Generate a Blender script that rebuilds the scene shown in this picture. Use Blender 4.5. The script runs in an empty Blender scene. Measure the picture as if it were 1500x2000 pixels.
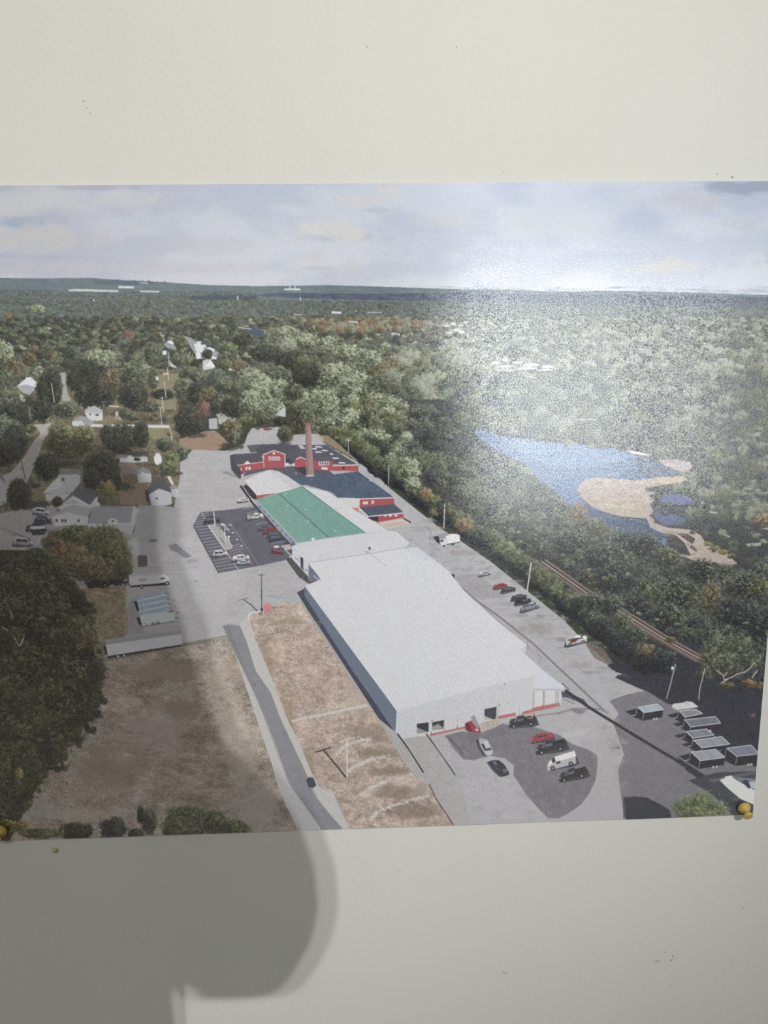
# A large aerial-photograph poster pinned to a painted wall, with the shadow of the
# person taking the picture.  Everything is built here: the room, its lamp and window, an added fill panel,
# the sheet with its printed picture (ink = a colour per point of the sheet's own mesh),
# the push pins and the person holding the phone.
import bpy, bmesh, math, random
import numpy as np
from mathutils import Vector, Matrix

random.seed(7)
RNG = np.random.default_rng(11)
SC = bpy.context.scene
COL = SC.collection

# ------------------------------------------------------------------ camera pose (measured)
ZC = 1.30                                    # height of the poster's centre
FPX = 1501.0                                 # focal length in pixels of the 1500x2000 frame
CAM = np.array([-0.02636461, -0.58445837, 0.12844853])
RV = np.array([-0.1916156, 0.0173695, -0.0362462])
_th = np.linalg.norm(RV); _k = RV / _th
_K = np.array([[0, -_k[2], _k[1]], [_k[2], 0, -_k[0]], [-_k[1], _k[0], 0]])
ROT = np.eye(3) + math.sin(_th) * _K + (1 - math.cos(_th)) * _K @ _K
PLANE = -0.002                               # the sheet hangs 2 mm off the wall


def plane_to_px(x, z, y=PLANE):
    """poster-plane metres (relative to poster centre) -> photo pixel"""
    d = np.stack([x - CAM[0], np.broadcast_to(y - CAM[1], np.shape(x)), z - CAM[2]], -1)
    c = d @ ROT
    return 750 + FPX * c[..., 0] / c[..., 1], 1000 - FPX * c[..., 2] / c[..., 1]


def px_to_plane(px, py, y=PLANE):
    d = ROT @ np.array([(px - 750) / FPX, 1.0, -(py - 1000) / FPX])
    s = (y - CAM[1]) / d[1]
    p = CAM + s * d
    return p[0], p[2]


# ------------------------------------------------------------------ object helpers
def tag(o, label=None, cat=None, group=None, kind=None):
    if label: o['label'] = label
    if cat: o['category'] = cat
    if group: o['group'] = group
    if kind: o['kind'] = kind
    return o


def empty(name, loc, parent=None):
    o = bpy.data.objects.new(name, None)
    o.empty_display_size = 0.05
    COL.objects.link(o)
    o.location = loc
    if parent: o.parent = parent
    return o


def obj(name, bm, mat, parent=None, smooth=False, loc=None):
    me = bpy.data.meshes.new(name)
    bm.normal_update()
    bm.to_mesh(me); bm.free()
    o = bpy.data.objects.new(name, me)
    COL.objects.link(o)
    if mat: me.materials.append(mat)
    if smooth:
        for p in me.polygons: p.use_smooth = True
    if parent: o.parent = parent
    if loc is not None: o.location = loc
    return o


def add_box(bm, x0, x1, y0, y1, z0, z1):
    v = [bm.verts.new(p) for p in ((x0, y0, z0), (x1, y0, z0), (x1, y1, z0), (x0, y1, z0),
                                   (x0, y0, z1), (x1, y0, z1), (x1, y1, z1), (x0, y1, z1))]
    for f in ((0, 3, 2, 1), (4, 5, 6, 7), (0, 1, 5, 4), (1, 2, 6, 5), (2, 3, 7, 6), (3, 0, 4, 7)):
        bm.faces.new([v[i] for i in f])


def add_lathe(bm, prof, seg=32, M=None, sx=1.0, sy=1.0):
    """revolve (radius, height) pairs about local z"""
    M = M or Matrix.Identity(4)
    rings = []
    for r, h in prof:
        if r < 1e-6:
            rings.append([bm.verts.new(M @ Vector((0, 0, h)))])
        else:
            rings.append([bm.verts.new(M @ Vector((sx * r * math.cos(2 * math.pi * i / seg),
                                                   sy * r * math.sin(2 * math.pi * i / seg), h))) for i in range(seg)])
    for a, b in zip(rings, rings[1:]):
        for i in range(seg):
            j = (i + 1) % seg
            if len(a) == 1 and len(b) == 1: continue
            if len(a) == 1: bm.faces.new((a[0], b[j], b[i]))
            elif len(b) == 1: bm.faces.new((a[i], a[j], b[0]))
            else: bm.faces.new((a[i], a[j], b[j], b[i]))


# ------------------------------------------------------------------ materials
def new_mat(name):
    m = bpy.data.materials.new(name); m.use_nodes = True
    nt = m.node_tree
    return m, nt, nt.nodes['Principled BSDF']


def node(nt, kind, **kw):
    n = nt.nodes.new(kind)
    for k, v in kw.items():
        if k in n.inputs: n.inputs[k].default_value = v
        else: setattr(n, k, v)
    return n


def simple_mat(name, rgb, rough=0.6, noise=0.06, scale=30.0, bump=0.0, spec=0.5, **kw):
    m, nt, b = new_mat(name)
    tc = node(nt, 'ShaderNodeTexCoord')
    n = node(nt, 'ShaderNodeTexNoise', Scale=scale, Detail=4.0)
    nt.links.new(tc.outputs['Object'], n.inputs['Vector'])
    r = node(nt, 'ShaderNodeValToRGB')
    r.color_ramp.elements[0].position = 0.3; r.color_ramp.elements[1].position = 0.7
    r.color_ramp.elements[0].color = tuple(max(0, c * (1 - noise)) for c in rgb) + (1,)
    r.color_ramp.elements[1].color = tuple(min(1, c * (1 + noise)) for c in rgb) + (1,)
    nt.links.new(n.outputs['Fac'], r.inputs['Fac'])
    nt.links.new(r.outputs['Color'], b.inputs['Base Color'])
    b.inputs['Roughness'].default_value = rough
    b.inputs['Specular IOR Level'].default_value = spec
    for k, v in kw.items(): b.inputs[k].default_value = v
    if bump:
        bp = node(nt, 'ShaderNodeBump', Strength=bump, Distance=0.002)
        nt.links.new(n.outputs['Fac'], bp.inputs['Height'])
        nt.links.new(bp.outputs['Normal'], b.inputs['Normal'])
    return m


def wall_mat(name, rgb):
    m, nt, b = new_mat(name)
    tc = node(nt, 'ShaderNodeTexCoord')
    big = node(nt, 'ShaderNodeTexNoise', Scale=3.0, Detail=3.0)
    nt.links.new(tc.outputs['Object'], big.inputs['Vector'])
    r = node(nt, 'ShaderNodeValToRGB')
    r.color_ramp.elements[0].position = 0.3; r.color_ramp.elements[1].position = 0.7
    r.color_ramp.elements[0].color = (rgb[0] * 0.97, rgb[1] * 0.985, rgb[2] * 0.99, 1)
    r.color_ramp.elements[1].color = (rgb[0] * 1.02, rgb[1] * 1.0, rgb[2] * 0.98, 1)
    nt.links.new(big.outputs['Fac'], r.inputs['Fac'])
    nt.links.new(r.outputs['Color'], b.inputs['Base Color'])
    # roller stipple of the paint, with a few smoother trowelled patches
    st = node(nt, 'ShaderNodeTexNoise', Scale=300.0, Detail=4.0, Roughness=0.65)
    nt.links.new(tc.outputs['Object'], st.inputs['Vector'])
    pt = node(nt, 'ShaderNodeTexNoise', Scale=7.0, Detail=2.0)
    nt.links.new(tc.outputs['Object'], pt.inputs['Vector'])
    pr = node(nt, 'ShaderNodeMapRange'); pr.inputs['From Min'].default_value = 0.4; pr.inputs['From Max'].default_value = 0.65
    pr.inputs['To Min'].default_value = 0.15; pr.inputs['To Max'].default_value = 1.0
    nt.links.new(pt.outputs['Fac'], pr.inputs['Value'])
    mu = node(nt, 'ShaderNodeMath', operation='MULTIPLY')
    nt.links.new(st.outputs['Fac'], mu.inputs[0]); nt.links.new(pr.outputs['Result'], mu.inputs[1])
    bp = node(nt, 'ShaderNodeBump', Strength=0.5, Distance=0.0012)
    nt.links.new(mu.outputs[0], bp.inputs['Height'])
    nt.links.new(bp.outputs['Normal'], b.inputs['Normal'])
    b.inputs['Roughness'].default_value = 0.75
    b.inputs['Specular IOR Level'].default_value = 0.25
    return m


def paper_mat():
    """semi-gloss photo paper: the ink colour comes from the sheet's own points"""
    m, nt, b = new_mat('photo_print')
    at = node(nt, 'ShaderNodeAttribute', attribute_name='ink')
    tc = node(nt, 'ShaderNodeTexCoord')
    # lustre grain of the paper surface
    g = node(nt, 'ShaderNodeTexNoise', Scale=1150.0, Detail=2.0, Roughness=0.7)
    nt.links.new(tc.outputs['Object'], g.inputs['Vector'])
    bp = node(nt, 'ShaderNodeBump', Strength=PAPER['bump'], Distance=0.0002)
    nt.links.new(g.outputs['Fac'], bp.inputs['Height'])
    nt.links.new(bp.outputs['Normal'], b.inputs['Normal'])
    b.inputs['Roughness'].default_value = PAPER['rough']
    # the lustre finish: tiny glossy facets among duller ones
    g2 = node(nt, 'ShaderNodeTexNoise', Scale=1250.0, Detail=1.0, Roughness=0.5)
    nt.links.new(tc.outputs['Object'], g2.inputs['Vector'])
    mr = node(nt, 'ShaderNodeMapRange'); mr.inputs['From Min'].default_value = 0.36; mr.inputs['From Max'].default_value = 0.64
    mr.inputs['To Min'].default_value = 1.0 - PAPER['grain']; mr.inputs['To Max'].default_value = 1.0 + PAPER['grain'] * 0.9
    nt.links.new(g2.outputs['Fac'], mr.inputs['Value'])
    # ... and the ink takes on that fine mottle a little too
    mt = node(nt, 'ShaderNodeMapRange'); mt.inputs['From Min'].default_value = 0.36; mt.inputs['From Max'].default_value = 0.64
    mt.inputs['To Min'].default_value = 0.97; mt.inputs['To Max'].default_value = 1.03
    nt.links.new(g2.outputs['Fac'], mt.inputs['Value'])
    vm = node(nt, 'ShaderNodeVectorMath', operation='SCALE')
    nt.links.new(at.outputs['Color'], vm.inputs[0]); nt.links.new(mt.outputs['Result'], vm.inputs['Scale'])
    nt.links.new(vm.outputs['Vector'], b.inputs['Base Color'])
    sp = node(nt, 'ShaderNodeMath', operation='MULTIPLY'); sp.inputs[1].default_value = PAPER['spec']
    nt.links.new(mr.outputs['Result'], sp.inputs[0]); nt.links.new(sp.outputs[0], b.inputs['Specular IOR Level'])
    b.inputs['IOR'].default_value = PAPER['ior']
    return m


PAPER = dict(bump=0.22, rough=0.16, spec=0.9, ior=1.9, grain=0.62)
WALLC = (0.645, 0.652, 0.620)
WIN = dict(x0=0.33, x1=2.00, z0=ZC - .64, z1=ZC + .62, mull=(1.28, 1.64), sky=4.1)
LAMP = dict(pos=(0.56, -2.2, 2.628), gap=0.031, power=98.0, aim=(600, 860), cone=37.0, panel=(-0.8, -2.4, 1.2, 0.6), fill_power=18.5)
EXPO = 0.0
# =====================================================================================
# THE PRINTED PICTURE.  A small painter: it lays the inks of the aerial photograph down on
# a canvas, back to front, and remembers which printed motif each spot belongs to.  The
# canvas is then cut into the poster's parts, one mesh for each motif.
# Coordinates are those in which the picture was measured.
# =====================================================================================
SS = 2                                       # canvas dots per measured unit
CX0, CX1, CY0, CY1 = -176, 1612, 336, 1664
CW, CH = (CX1 - CX0) * SS, (CY1 - CY0) * SS
INK = np.zeros((CH, CW, 3), np.float32)
MOTIF = np.zeros((CH, CW), np.int16)
PARTS = [dict(name='paper_margin', label=None, parent=None, kind=None)]


def part(name, label=None, parent=None, kind=None):
    PARTS.append(dict(name=name, label=label, parent=parent, kind=kind))
    return len(PARTS) - 1


def C(*c):
    return np.array(c, np.float32) / 255.0


def smooth(n, m, reps):
    a = RNG.random((n, n)).astype(np.float32)
    f = np.fft.rfft2(a)
    ky = np.fft.fftfreq(n)[:, None]; kx = np.fft.rfftfreq(n)[None, :]
    k = np.sqrt(kx * kx + ky * ky)
    return f, k


def band_noise(n, lo, slope):
    """tileable fractal noise 0..1, mean 0.5"""
    f, k = smooth(n, 0, 0)
    k0 = np.maximum(k, lo)
    f = f * k0 ** (-slope); f[0, 0] = 0
    a = np.fft.irfft2(f, s=(n, n)).astype(np.float32)
    a = a / (a.std() * 5) + 0.5
    return np.clip(a, 0, 1)


NT = 1024
N_CLOUD = band_noise(NT, 1 / 300, 1.9)
N_MID = band_noise(NT, 1 / 60, 1.2)
N_FINE = band_noise(NT, 1 / 12, 0.6)


def leaf_tile(n, rad, cover):
    """overlapping little tufts, each lit from the upper right"""
    t = np.full((n, n), 0.12, np.float32)
    m = int(n * n * cover / (rad * rad * 3))
    xs = RNG.integers(0, n, m); ys = RNG.integers(0, n, m)
    rs = rad * RNG.uniform(0.55, 1.35, m); bs = RNG.uniform(0.12, 0.72, m)
    for x, y, r, b in zip(xs, ys, rs, bs):
        q = int(r) + 1
        ii = np.arange(-q, q + 1)
        dx, dy = np.meshgrid(ii, ii)
        k = (dx * dx + dy * dy) <= r * r
        v = b + 0.30 * (0.5 * dx - 0.85 * dy) / r
        yy = ((y + dy) % n)[k]; xx = ((x + dx) % n)[k]
        t[yy, xx] = v[k]
    return np.clip(t, 0, 1)


LEAF = {1: leaf_tile(256, 1.6, 3), 2: leaf_tile(320, 2.6, 4), 3: leaf_tile(384, 4.2, 5)}


def tile(t, X, Y, sx=1.0, sy=1.0, ox=0, oy=0):
    n = t.shape[0]
    return t[(Y * sy + oy).astype(np.int64) % n, (X * sx + ox).astype(np.int64) % n]


def window(x0, x1, y0, y1):
    i0 = max(0, int(math.floor((x0 - CX0) * SS))); i1 = min(CW, int(math.ceil((x1 - CX0) * SS)) + 1)
    j0 = max(0, int(math.floor((y0 - CY0) * SS))); j1 = min(CH, int(math.ceil((y1 - CY0) * SS)) + 1)
    return i0, i1, j0, j1


def inside(pts):
    p = np.asarray(pts, float)
    i0, i1, j0, j1 = window(p[:, 0].min(), p[:, 0].max(), p[:, 1].min(), p[:, 1].max())
    if i1 <= i0 or j1 <= j0: return None
    X = (np.arange(i0, i1) + 0.5) / SS + CX0
    M = np.zeros((j1 - j0, i1 - i0), bool)
    n = len(p)
    for j in range(j0, j1):                          # scanlines
        y = (j + 0.5) / SS + CY0
        xs = []
        for a in range(n):
            xa, ya = p[a]; xb, yb = p[(a + 1) % n]
            if (ya <= y) != (yb <= y):
                xs.append(xa + (y - ya) * (xb - xa) / (yb - ya))
        xs.sort()
        for a in range(0, len(xs) - 1, 2):
            u0 = int(np.searchsorted(X, xs[a])); u1 = int(np.searchsorted(X, xs[a + 1]))
            M[j - j0, u0:u1] ^= True
    return i0, i1, j0, j1, M


def put(i0, i1, j0, j1, M, col, pid=None, alpha=1.0):
    T = INK[j0:j1, i0:i1]
    if isinstance(alpha, np.ndarray):
        A = (alpha * M)[..., None]
        T[:] = T * (1 - A) + col * A
        hit = M & (alpha > 0.5)
    else:
        cc = col[M] if getattr(col, 'ndim', 1) == 3 else col
        T[M] = T[M] * (1 - alpha) + cc * alpha
        hit = M
    if pid is not None: MOTIF[j0:j1, i0:i1][hit] = pid


def grain(i0, i1, j0, j1, spec):
    """spec = (amount, noise, sx, sy): brightness variation"""
    Y, X = np.mgrid[j0:j1, i0:i1]
    s = np.zeros(X.shape, np.float32)
    for amt, nz, sx, sy in spec:
        s += amt * (tile(nz, X, Y, sx, sy, 37 * amt * 1000, 91) - 0.5)
    return s


def poly(pts, col, pid=None, alpha=1.0, g=None, tint=None):
    r = inside(pts)
    if r is None: return
    i0, i1, j0, j1, M = r
    c = np.asarray(col, np.float32)
    if g:
        s = grain(i0, i1, j0, j1, g)[..., None]
        c = np.clip(c + s * (tint if tint is not None else 1.0), 0, 1)
    put(i0, i1, j0, j1, M, c, pid, alpha)


def line(pts, w, col, pid=None, alpha=1.0):
    for (xa, ya), (xb, yb) in zip(pts, pts[1:]):
        dx, dy = xb - xa, yb - ya
        L = math.hypot(dx, dy) or 1
        nx, ny = -dy / L * w / 2, dx / L * w / 2
        poly([(xa + nx, ya + ny), (xb + nx, yb + ny), (xb - nx, yb - ny), (xa - nx, ya - ny)], col, pid, alpha)


def blob(cx, cy, rx, ry, col, pid=None, alpha=1.0, soft=0.5, rough=0.6, noise=None, ns=1.0):
    """soft irregular patch"""
    e = 1 + soft + rough
    i0, i1, j0, j1 = window(cx - rx * e, cx + rx * e, cy - ry * e, cy + ry * e)
    if i1 <= i0 or j1 <= j0: return
    Y, X = np.mgrid[j0:j1, i0:i1]
    u = ((X + 0.5) / SS + CX0 - cx) / rx; v = ((Y + 0.5) / SS + CY0 - cy) / ry
    n = tile(N_MID if noise is None else noise, X, Y, ns, ns * 1.4, int(cx * 13), int(cy * 7)) - 0.5
    d = np.sqrt(u * u + v * v) + rough * 2.2 * n
    A = np.clip((1 + soft * 0.5 - d) / max(soft, 1e-3), 0, 1)
    A = A * A * (3 - 2 * A) * alpha
    put(i0, i1, j0, j1, np.ones(A.shape, bool), np.asarray(col, np.float32), pid, A.astype(np.float32))


GREENS = {  # dark, middle, light
    'forest': (C(34, 39, 34), C(74, 81, 64), C(136, 143, 114)),
    'dark':   (C(22, 26, 25), C(46, 51, 45), C(90, 97, 79)),
    'blue':   (C(42, 50, 54), C(74, 85, 82), C(118, 129, 116)),
    'light':  (C(50, 58, 46), C(118, 128, 98), C(186, 196, 164)),
    'olive':  (C(38, 41, 31), C(84, 88, 60), C(142, 144, 102)),
    'bright': (C(44, 52, 38), C(92, 103, 70), C(150, 160, 116)),
    'orange': (C(52, 46, 38), C(122, 102, 72), C(176, 150, 108)),
    'autumn': (C(42, 40, 34), C(96, 90, 66), C(146, 136, 102)),
    'red':    (C(60, 44, 42), C(122, 90, 84), C(160, 124, 114)),
    'yellow': (C(56, 54, 36), C(128, 120, 66), C(184, 170, 100)),
    'wood':   (C(24, 28, 31), C(50, 57, 54), C(128, 138, 112)),
    'shade':  (C(27, 29, 37), C(48, 52, 58), C(106, 114, 98)),
    'mist':   (C(66, 82, 90), C(92, 108, 110), C(122, 136, 128)),
    'pale':   (C(80, 84, 74), C(128, 134, 112), C(168, 172, 148)),
}


def crown(cx, cy, rx, ry, kind='forest', pid=None, leaf=None, edge=0.45, gain=1.0, bias=0.0, sun=(0.5, -0.7, 0.42), lw=1.0):
    if leaf is None: leaf = 1 if rx < 9 else (2 if rx < 24 else 3)
    d, m, l = GREENS[kind] if isinstance(kind, str) else kind
    i0, i1, j0, j1 = window(cx - rx * 1.3, cx + rx * 1.3, cy - ry * 1.3, cy + ry * 1.3)
    if i1 <= i0 or j1 <= j0: return
    Y, X = np.mgrid[j0:j1, i0:i1]
    u = ((X + 0.5) / SS + CX0 - cx) / rx; v = ((Y + 0.5) / SS + CY0 - cy) / ry
    ox, oy = int(cx * 17.3) + 1000, int(cy * 11.7) + 1000
    n = tile(N_FINE if rx < 9 else N_MID, X, Y, 1.6, 1.6, ox, oy)
    lf = tile(LEAF[leaf], X, Y, 1, 1, ox, oy)
    r2 = u * u + v * v
    M = r2 < (1 - edge * 0.45 + edge * 1.6 * (n - 0.5) + edge * 0.9 * (lf - 0.5))
    z = np.sqrt(np.clip(1 - r2, 0, 1))
    s = sun[0] * u + sun[1] * v + sun[2] * z
    t = np.clip(0.36 + bias + gain * (0.40 * s + lw * 1.0 * (lf - 0.46) + 0.7 * (n - 0.5)), 0, 1)[..., None]
    c = np.where(t < 0.5, d + (m - d) * (t * 2), m + (l - m) * (t * 2 - 1)).astype(np.float32)
    put(i0, i1, j0, j1, M, c, pid)


def pt_in(p, poly_):
    x, y = p; c = False; n = len(poly_)
    for a in range(n):
        xa, ya = poly_[a]; xb, yb = poly_[(a + 1) % n]
        if (ya <= y) != (yb <= y) and x < xa + (y - ya) * (xb - xa) / (yb - ya): c = not c
    return c


def grove(area, radius, kinds, pid, n=None, squash=0.85, dens=1.5, **kw):
    """fill an area with tree crowns, far rows first.  radius: number or function of (x, y)"""
    xs = [p[0] for p in area]; ys = [p[1] for p in area]
    rf = radius if callable(radius) else (lambda x, y: radius)
    A = 0.5 * abs(sum(area[i - 1][0] * area[i][1] - area[i][0] * area[i - 1][1] for i in range(len(area))))
    got = []
    y = min(ys)
    while y < max(ys):
        r0 = rf((min(xs) + max(xs)) / 2, y)
        step = r0 * squash / dens
        x = min(xs) + random.random() * r0
        while x < max(xs):
            p = (x + random.uniform(-.5, .5) * r0, y + random.uniform(-.5, .5) * step)
            if pt_in(p, area): got.append(p)
            x += rf(x, y) * 1.25
        y += step
    got.sort(key=lambda p: p[1])
    for x, y in got:
        r = rf(x, y) * random.uniform(0.7, 1.3)
        k = random.choice(kinds) if not callable(kinds) else kinds(x, y)
        crown(x, y, r, r * squash * random.uniform(0.85, 1.2), k, pid, bias=random.uniform(-0.10, 0.10), **kw)


# bare ground under everything in the lower half
P_GROUND = part('printed_ground', 'grey-brown printed ground between the motifs', kind='stuff')
poly([(CX0, 700), (CX1, 700), (CX1, CY1), (CX0, CY1)], C(166, 162, 158), P_GROUND, g=[(.1, N_FINE, 1, 1)])
# ------------------------------------------------------------------ sky
P_SKY = part('printed_sky', 'pale blue printed sky with soft grey clouds')
i0, i1, j0, j1 = window(CX0, CX1, CY0, 590)
Y, X = np.mgrid[j0:j1, i0:i1]
ty = np.clip(((Y / SS + CY0) - 355) / 205, 0, 1)[..., None]
tx = np.clip(((X / SS + CX0) - 100) / 700, 0, 1)[..., None]
top = C(180, 188, 206) * (1 - tx) + C(192, 203, 221) * tx
bot = C(202, 206, 214) * (1 - tx) + C(210, 216, 225) * tx
skyc = (top * (1 - ty) + bot * ty) * np.array([.93, .935, .94], np.float32)
cl = tile(N_CLOUD, X, Y, 0.45, 1.1, 100, 40)[..., None]
skyc = skyc + (np.clip((cl - 0.5) * 1.5, -0.25, 0.25)) * C(28, 24, 12)
put(i0, i1, j0, j1, np.ones((j1 - j0, i1 - i0), bool), skyc.astype(np.float32), P_SKY)
for cx, cy, rx, ry, c, a, so in (
        (40, 395, 95, 26, C(212, 211, 209), .8, .9), (-120, 420, 90, 40, C(208, 207, 206), .8, .9),
        (235, 386, 100, 15, C(206, 207, 210), .8, 1.0), (190, 367, 60, 5, C(172, 172, 190), .75, .9),
        (-60, 366, 60, 8, C(176, 178, 196), .6, .9),
        (55, 436, 46, 8, C(160, 180, 203), .9, .9), (60, 427, 50, 5, C(180, 186, 198), .6, 1.0),
        (85, 468, 105, 24, C(207, 205, 203), .85, .9), (20, 500, 120, 5, C(182, 189, 204), .7, 1.0),
        (120, 505, 90, 5, C(188, 193, 206), .5, 1.0), (270, 523, 170, 12, C(205, 206, 211), .7, 1.0),
        (30, 525, 120, 12, C(200, 201, 206), .6, 1.0), (420, 480, 60, 16, C(200, 202, 209), .5, 1.0),
        (345, 480, 40, 12, C(203, 203, 206), .5, 1.0),
        (648, 462, 66, 8, C(184, 190, 203), .7, .9), (645, 450, 58, 15, C(222, 220, 216), .95, .8), (676, 457, 40, 12, C(222, 220, 216), .9, .8),
        (612, 446, 26, 12, C(222, 220, 216), .9, .8),
        (730, 411, 40, 5, C(186, 193, 206), .6, .9), (700, 392, 46, 12, C(217, 217, 217), .9, .9), (760, 374, 28, 16, C(217, 217, 217), .8, .9),
        (612, 507, 24, 16, C(218, 217, 216), .85, .9), (580, 524, 22, 10, C(216, 216, 216), .8, .9), (683, 519, 14, 10, C(217, 217, 217), .8, .9),
        (500, 520, 16, 8, C(212, 212, 215), .6, .9), (625, 525, 30, 3, C(190, 197, 210), .5, .9),
        (860, 430, 60, 14, C(214, 216, 220), .6, 1.0), (1080, 440, 70, 24, C(214, 216, 220), .5, 1.0),
        (1330, 520, 52, 13, C(222, 217, 208), .9, .8), (1240, 527, 30, 8, C(216, 214, 210), .8, .9), (1310, 505, 22, 9, C(220, 216, 209), .8, .8),
        (1340, 390, 70, 18, C(206, 206, 210), .7, 1.0), (1440, 440, 30, 9, C(208, 208, 210), .6, 1.0),
        (1490, 366, 90, 12, C(158, 168, 188), .8, .9), (1570, 470, 70, 60, C(168, 176, 196), .6, 1.0),
        (1250, 430, 40, 20, C(188, 196, 218), .6, 1.0), (1180, 500, 120, 8, C(196, 202, 216), .5, 1.0)):
    blob(cx, cy, rx, ry, c * np.array([.90, .91, .93], np.float32), None, a, so, 0.5, N_CLOUD, 1.6)

# ------------------------------------------------------------------ far hills to the horizon
HZ = [(-176, 543), (0, 543), (90, 544), (180, 543), (233, 547), (333, 552), (410, 557), (500, 559), (580, 558), (640, 557), (720, 559), (800, 562),
      (900, 565), (1000, 566), (1080, 570), (1170, 568), (1250, 569), (1330, 571), (1420, 574), (1500, 576), (1612, 581)]
P_HILL = part('printed_hills', 'hazy blue-green hills along the printed horizon')
poly(HZ + [(1612, 640), (-176, 640)], C(98, 117, 124), P_HILL, g=[(.16, N_FINE, .8, 2.4), (.10, N_MID, .7, 2.5)])
blob(240, 552, 60, 4, C(74, 97, 120), None, .9, .6)
blob(150, 560, 160, 4, C(96, 120, 128), None, .6, .8)
for y, k, r in ((572, 'mist', 3), (579, 'mist', 3), (587, 'mist', 3.5)):
    grove([(-176, y - 6), (500, y - 2), (500, y + 7), (-176, y + 6)], r, [k, 'blue'], P_HILL, squash=.7, dens=1.0)
poly([(500, 577), (540, 572), (640, 573), (760, 574), (860, 572), (1000, 574), (1180, 575), (1330, 577), (1460, 580), (1612, 586), (1612, 604), (1480, 602), (1380, 604), (1230, 600),
      (1000, 594), (820, 588), (680, 585), (560, 582)], C(72, 85, 106), P_HILL, g=[(.22, N_FINE, .9, 2.0), (.16, N_MID, .6, 2.5)])
for k in range(90): crown(random.uniform(560, 1600), random.uniform(592, 606), 4, 2.6, random.choice(['blue', 'mist', 'forest']), P_HILL)
for k in range(260): blob(random.uniform(-150, 1600), 560 + random.uniform(0, 14), random.uniform(6, 26), .8, C(*random.choice(((78, 96, 104), (112, 130, 130), (88, 108, 116)))), None, .35, .8)
blob(440, 582, 70, 6, C(60, 76, 88), None, .85, .5)
P_FB = [part('printed_far_building', 'white far-off building under the hills') for _ in range(4)]
poly([(133, 566), (150, 564.5), (232, 567), (232, 570.5), (136, 569)], C(200, 200, 202), P_FB[0])
poly([(232, 558.5), (262, 559.5), (262, 563.5), (232, 563)], C(208, 210, 214), P_FB[1])
poly([(272, 567.5), (312, 568.5), (312, 571.5), (275, 570.5)], C(198, 200, 204), P_FB[2])
poly([(555, 563.5), (587, 563.5), (587, 567), (556, 566.5)], C(206, 218, 228), P_FB[3])
line([(273, 552.5), (290, 553.5)], 2, C(180, 190, 200))
for x, y0, y1 in ((566, 558, 566), (577, 559, 566), (587, 580, 592), (464.5, 578, 589), (184, 585, 594)):
    line([(x, y0), (x, y1)], 1.6, C(205, 212, 218))

# ------------------------------------------------------------------ forest (one motif: nobody could count its trees)
P_FOR = part('printed_forest', 'dark green printed woodland', kind='stuff')


def rad(x, y):
    t = (y - 585) / 100.0
    return 3.2 + 6.5 * max(t, 0) + 2.2 * max(t, 0) ** 2 if y < 800 else 26 + (y - 800) * 0.03


def kinds_far(x, y):
    q = random.random()
    if y < 622:
        return 'mist' if q < .25 else ('blue' if q < .75 else 'forest')
    if x < 480:
        return 'dark' if q < .50 else ('forest' if q < .84 else ('blue' if q < .93 else ('light' if q < .96 else 'autumn')))
    if x < 850:
        return 'forest' if q < .5 else ('dark' if q < .68 else ('light' if q < .82 else ('blue' if q < .94 else 'autumn')))
    return 'forest' if q < .45 else ('pale' if q < .75 else ('dark' if q < .9 else 'olive'))


poly([(-176, 592), (500, 586), (1612, 604), (1612, 1400), (1100, 1300), (600, 900), (-176, 900)], C(58, 66, 56), P_FOR, g=[(.15, N_FINE, 1, 1)])
grove([(-176, 590), (500, 588), (820, 590), (1612, 605), (1612, 668), (-176, 668)], rad, kinds_far, P_FOR, dens=1.35)
# thin brown reed field and pale roofs half lost in the trees
grove([(575, 628), (760, 622), (860, 632), (760, 645), (640, 648)], 6, ['orange', 'autumn', 'pale'], P_FOR, squash=1.0)
P_ROOF = [part('printed_far_building', l) for l in ('long low roofs among the trees right of centre', 'small white roof on the wooded plain',
                                                    'pale works buildings in the glare', 'broad pale roof in the glare')]
for pts, k in (([(735, 652), (770, 650), (808, 657), (806, 663), (740, 656)], 0), ([(783, 652), (800, 650), (810, 655), (790, 657)], 0)):
    poly(pts, C(198, 198, 200), P_ROOF[k])
poly([(647, 608), (667, 609), (667, 613), (648, 613)], C(206, 205, 206), P_ROOF[1])
line([(682, 628), (700, 630)], 3, C(196, 196, 196), P_ROOF[1])
for a, b, c in ((575, 614, 590), (718, 610, 745), (694, 607, 697)): line([(a, b), (c, b + 1)], 1.6, C(180, 184, 190))

grove([(-176, 655), (1612, 655), (1612, 770), (-176, 770)], rad, kinds_far, P_FOR, dens=1.4)
for x, y, w_, h_ in ((866, 634, 12, 4), (880, 630, 10, 5), (893, 634, 12, 3), (884, 642, 16, 5), (872, 648, 12, 3), (896, 646, 10, 5), (905, 628, 10, 3), (960, 706, 16, 5), (980, 700, 14, 5), (1000, 706, 20, 4), (1022, 710, 30, 5), (1058, 713, 22, 6), (970, 714, 30, 3), (1010, 717, 40, 4), (985, 722, 22, 2), (1048, 721, 30, 3)):
    poly([(x, y + 1), (x + w_ * .6, y - 1), (x + w_, y + 1), (x + w_, y + h_), (x + w_ * .5, y + h_ + 1), (x, y + h_)], C(190, 190, 188), P_ROOF[2 if x < 940 else 3], g=[(.25, N_FINE, 1.5, 1.5)])
poly([(1248, 741), (1310, 743), (1310, 747), (1250, 745)], C(206, 206, 202))
P_POND = part('printed_pond', 'dark far-off pond between the trees')
poly([(474, 638), (496, 640), (516, 646), (514, 658), (498, 656), (480, 646)], C(66, 84, 106), P_POND, g=[(.1, N_FINE, 1, 2)])
line([(466, 639.5), (492, 643)], 1.6, C(190, 192, 188))

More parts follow.
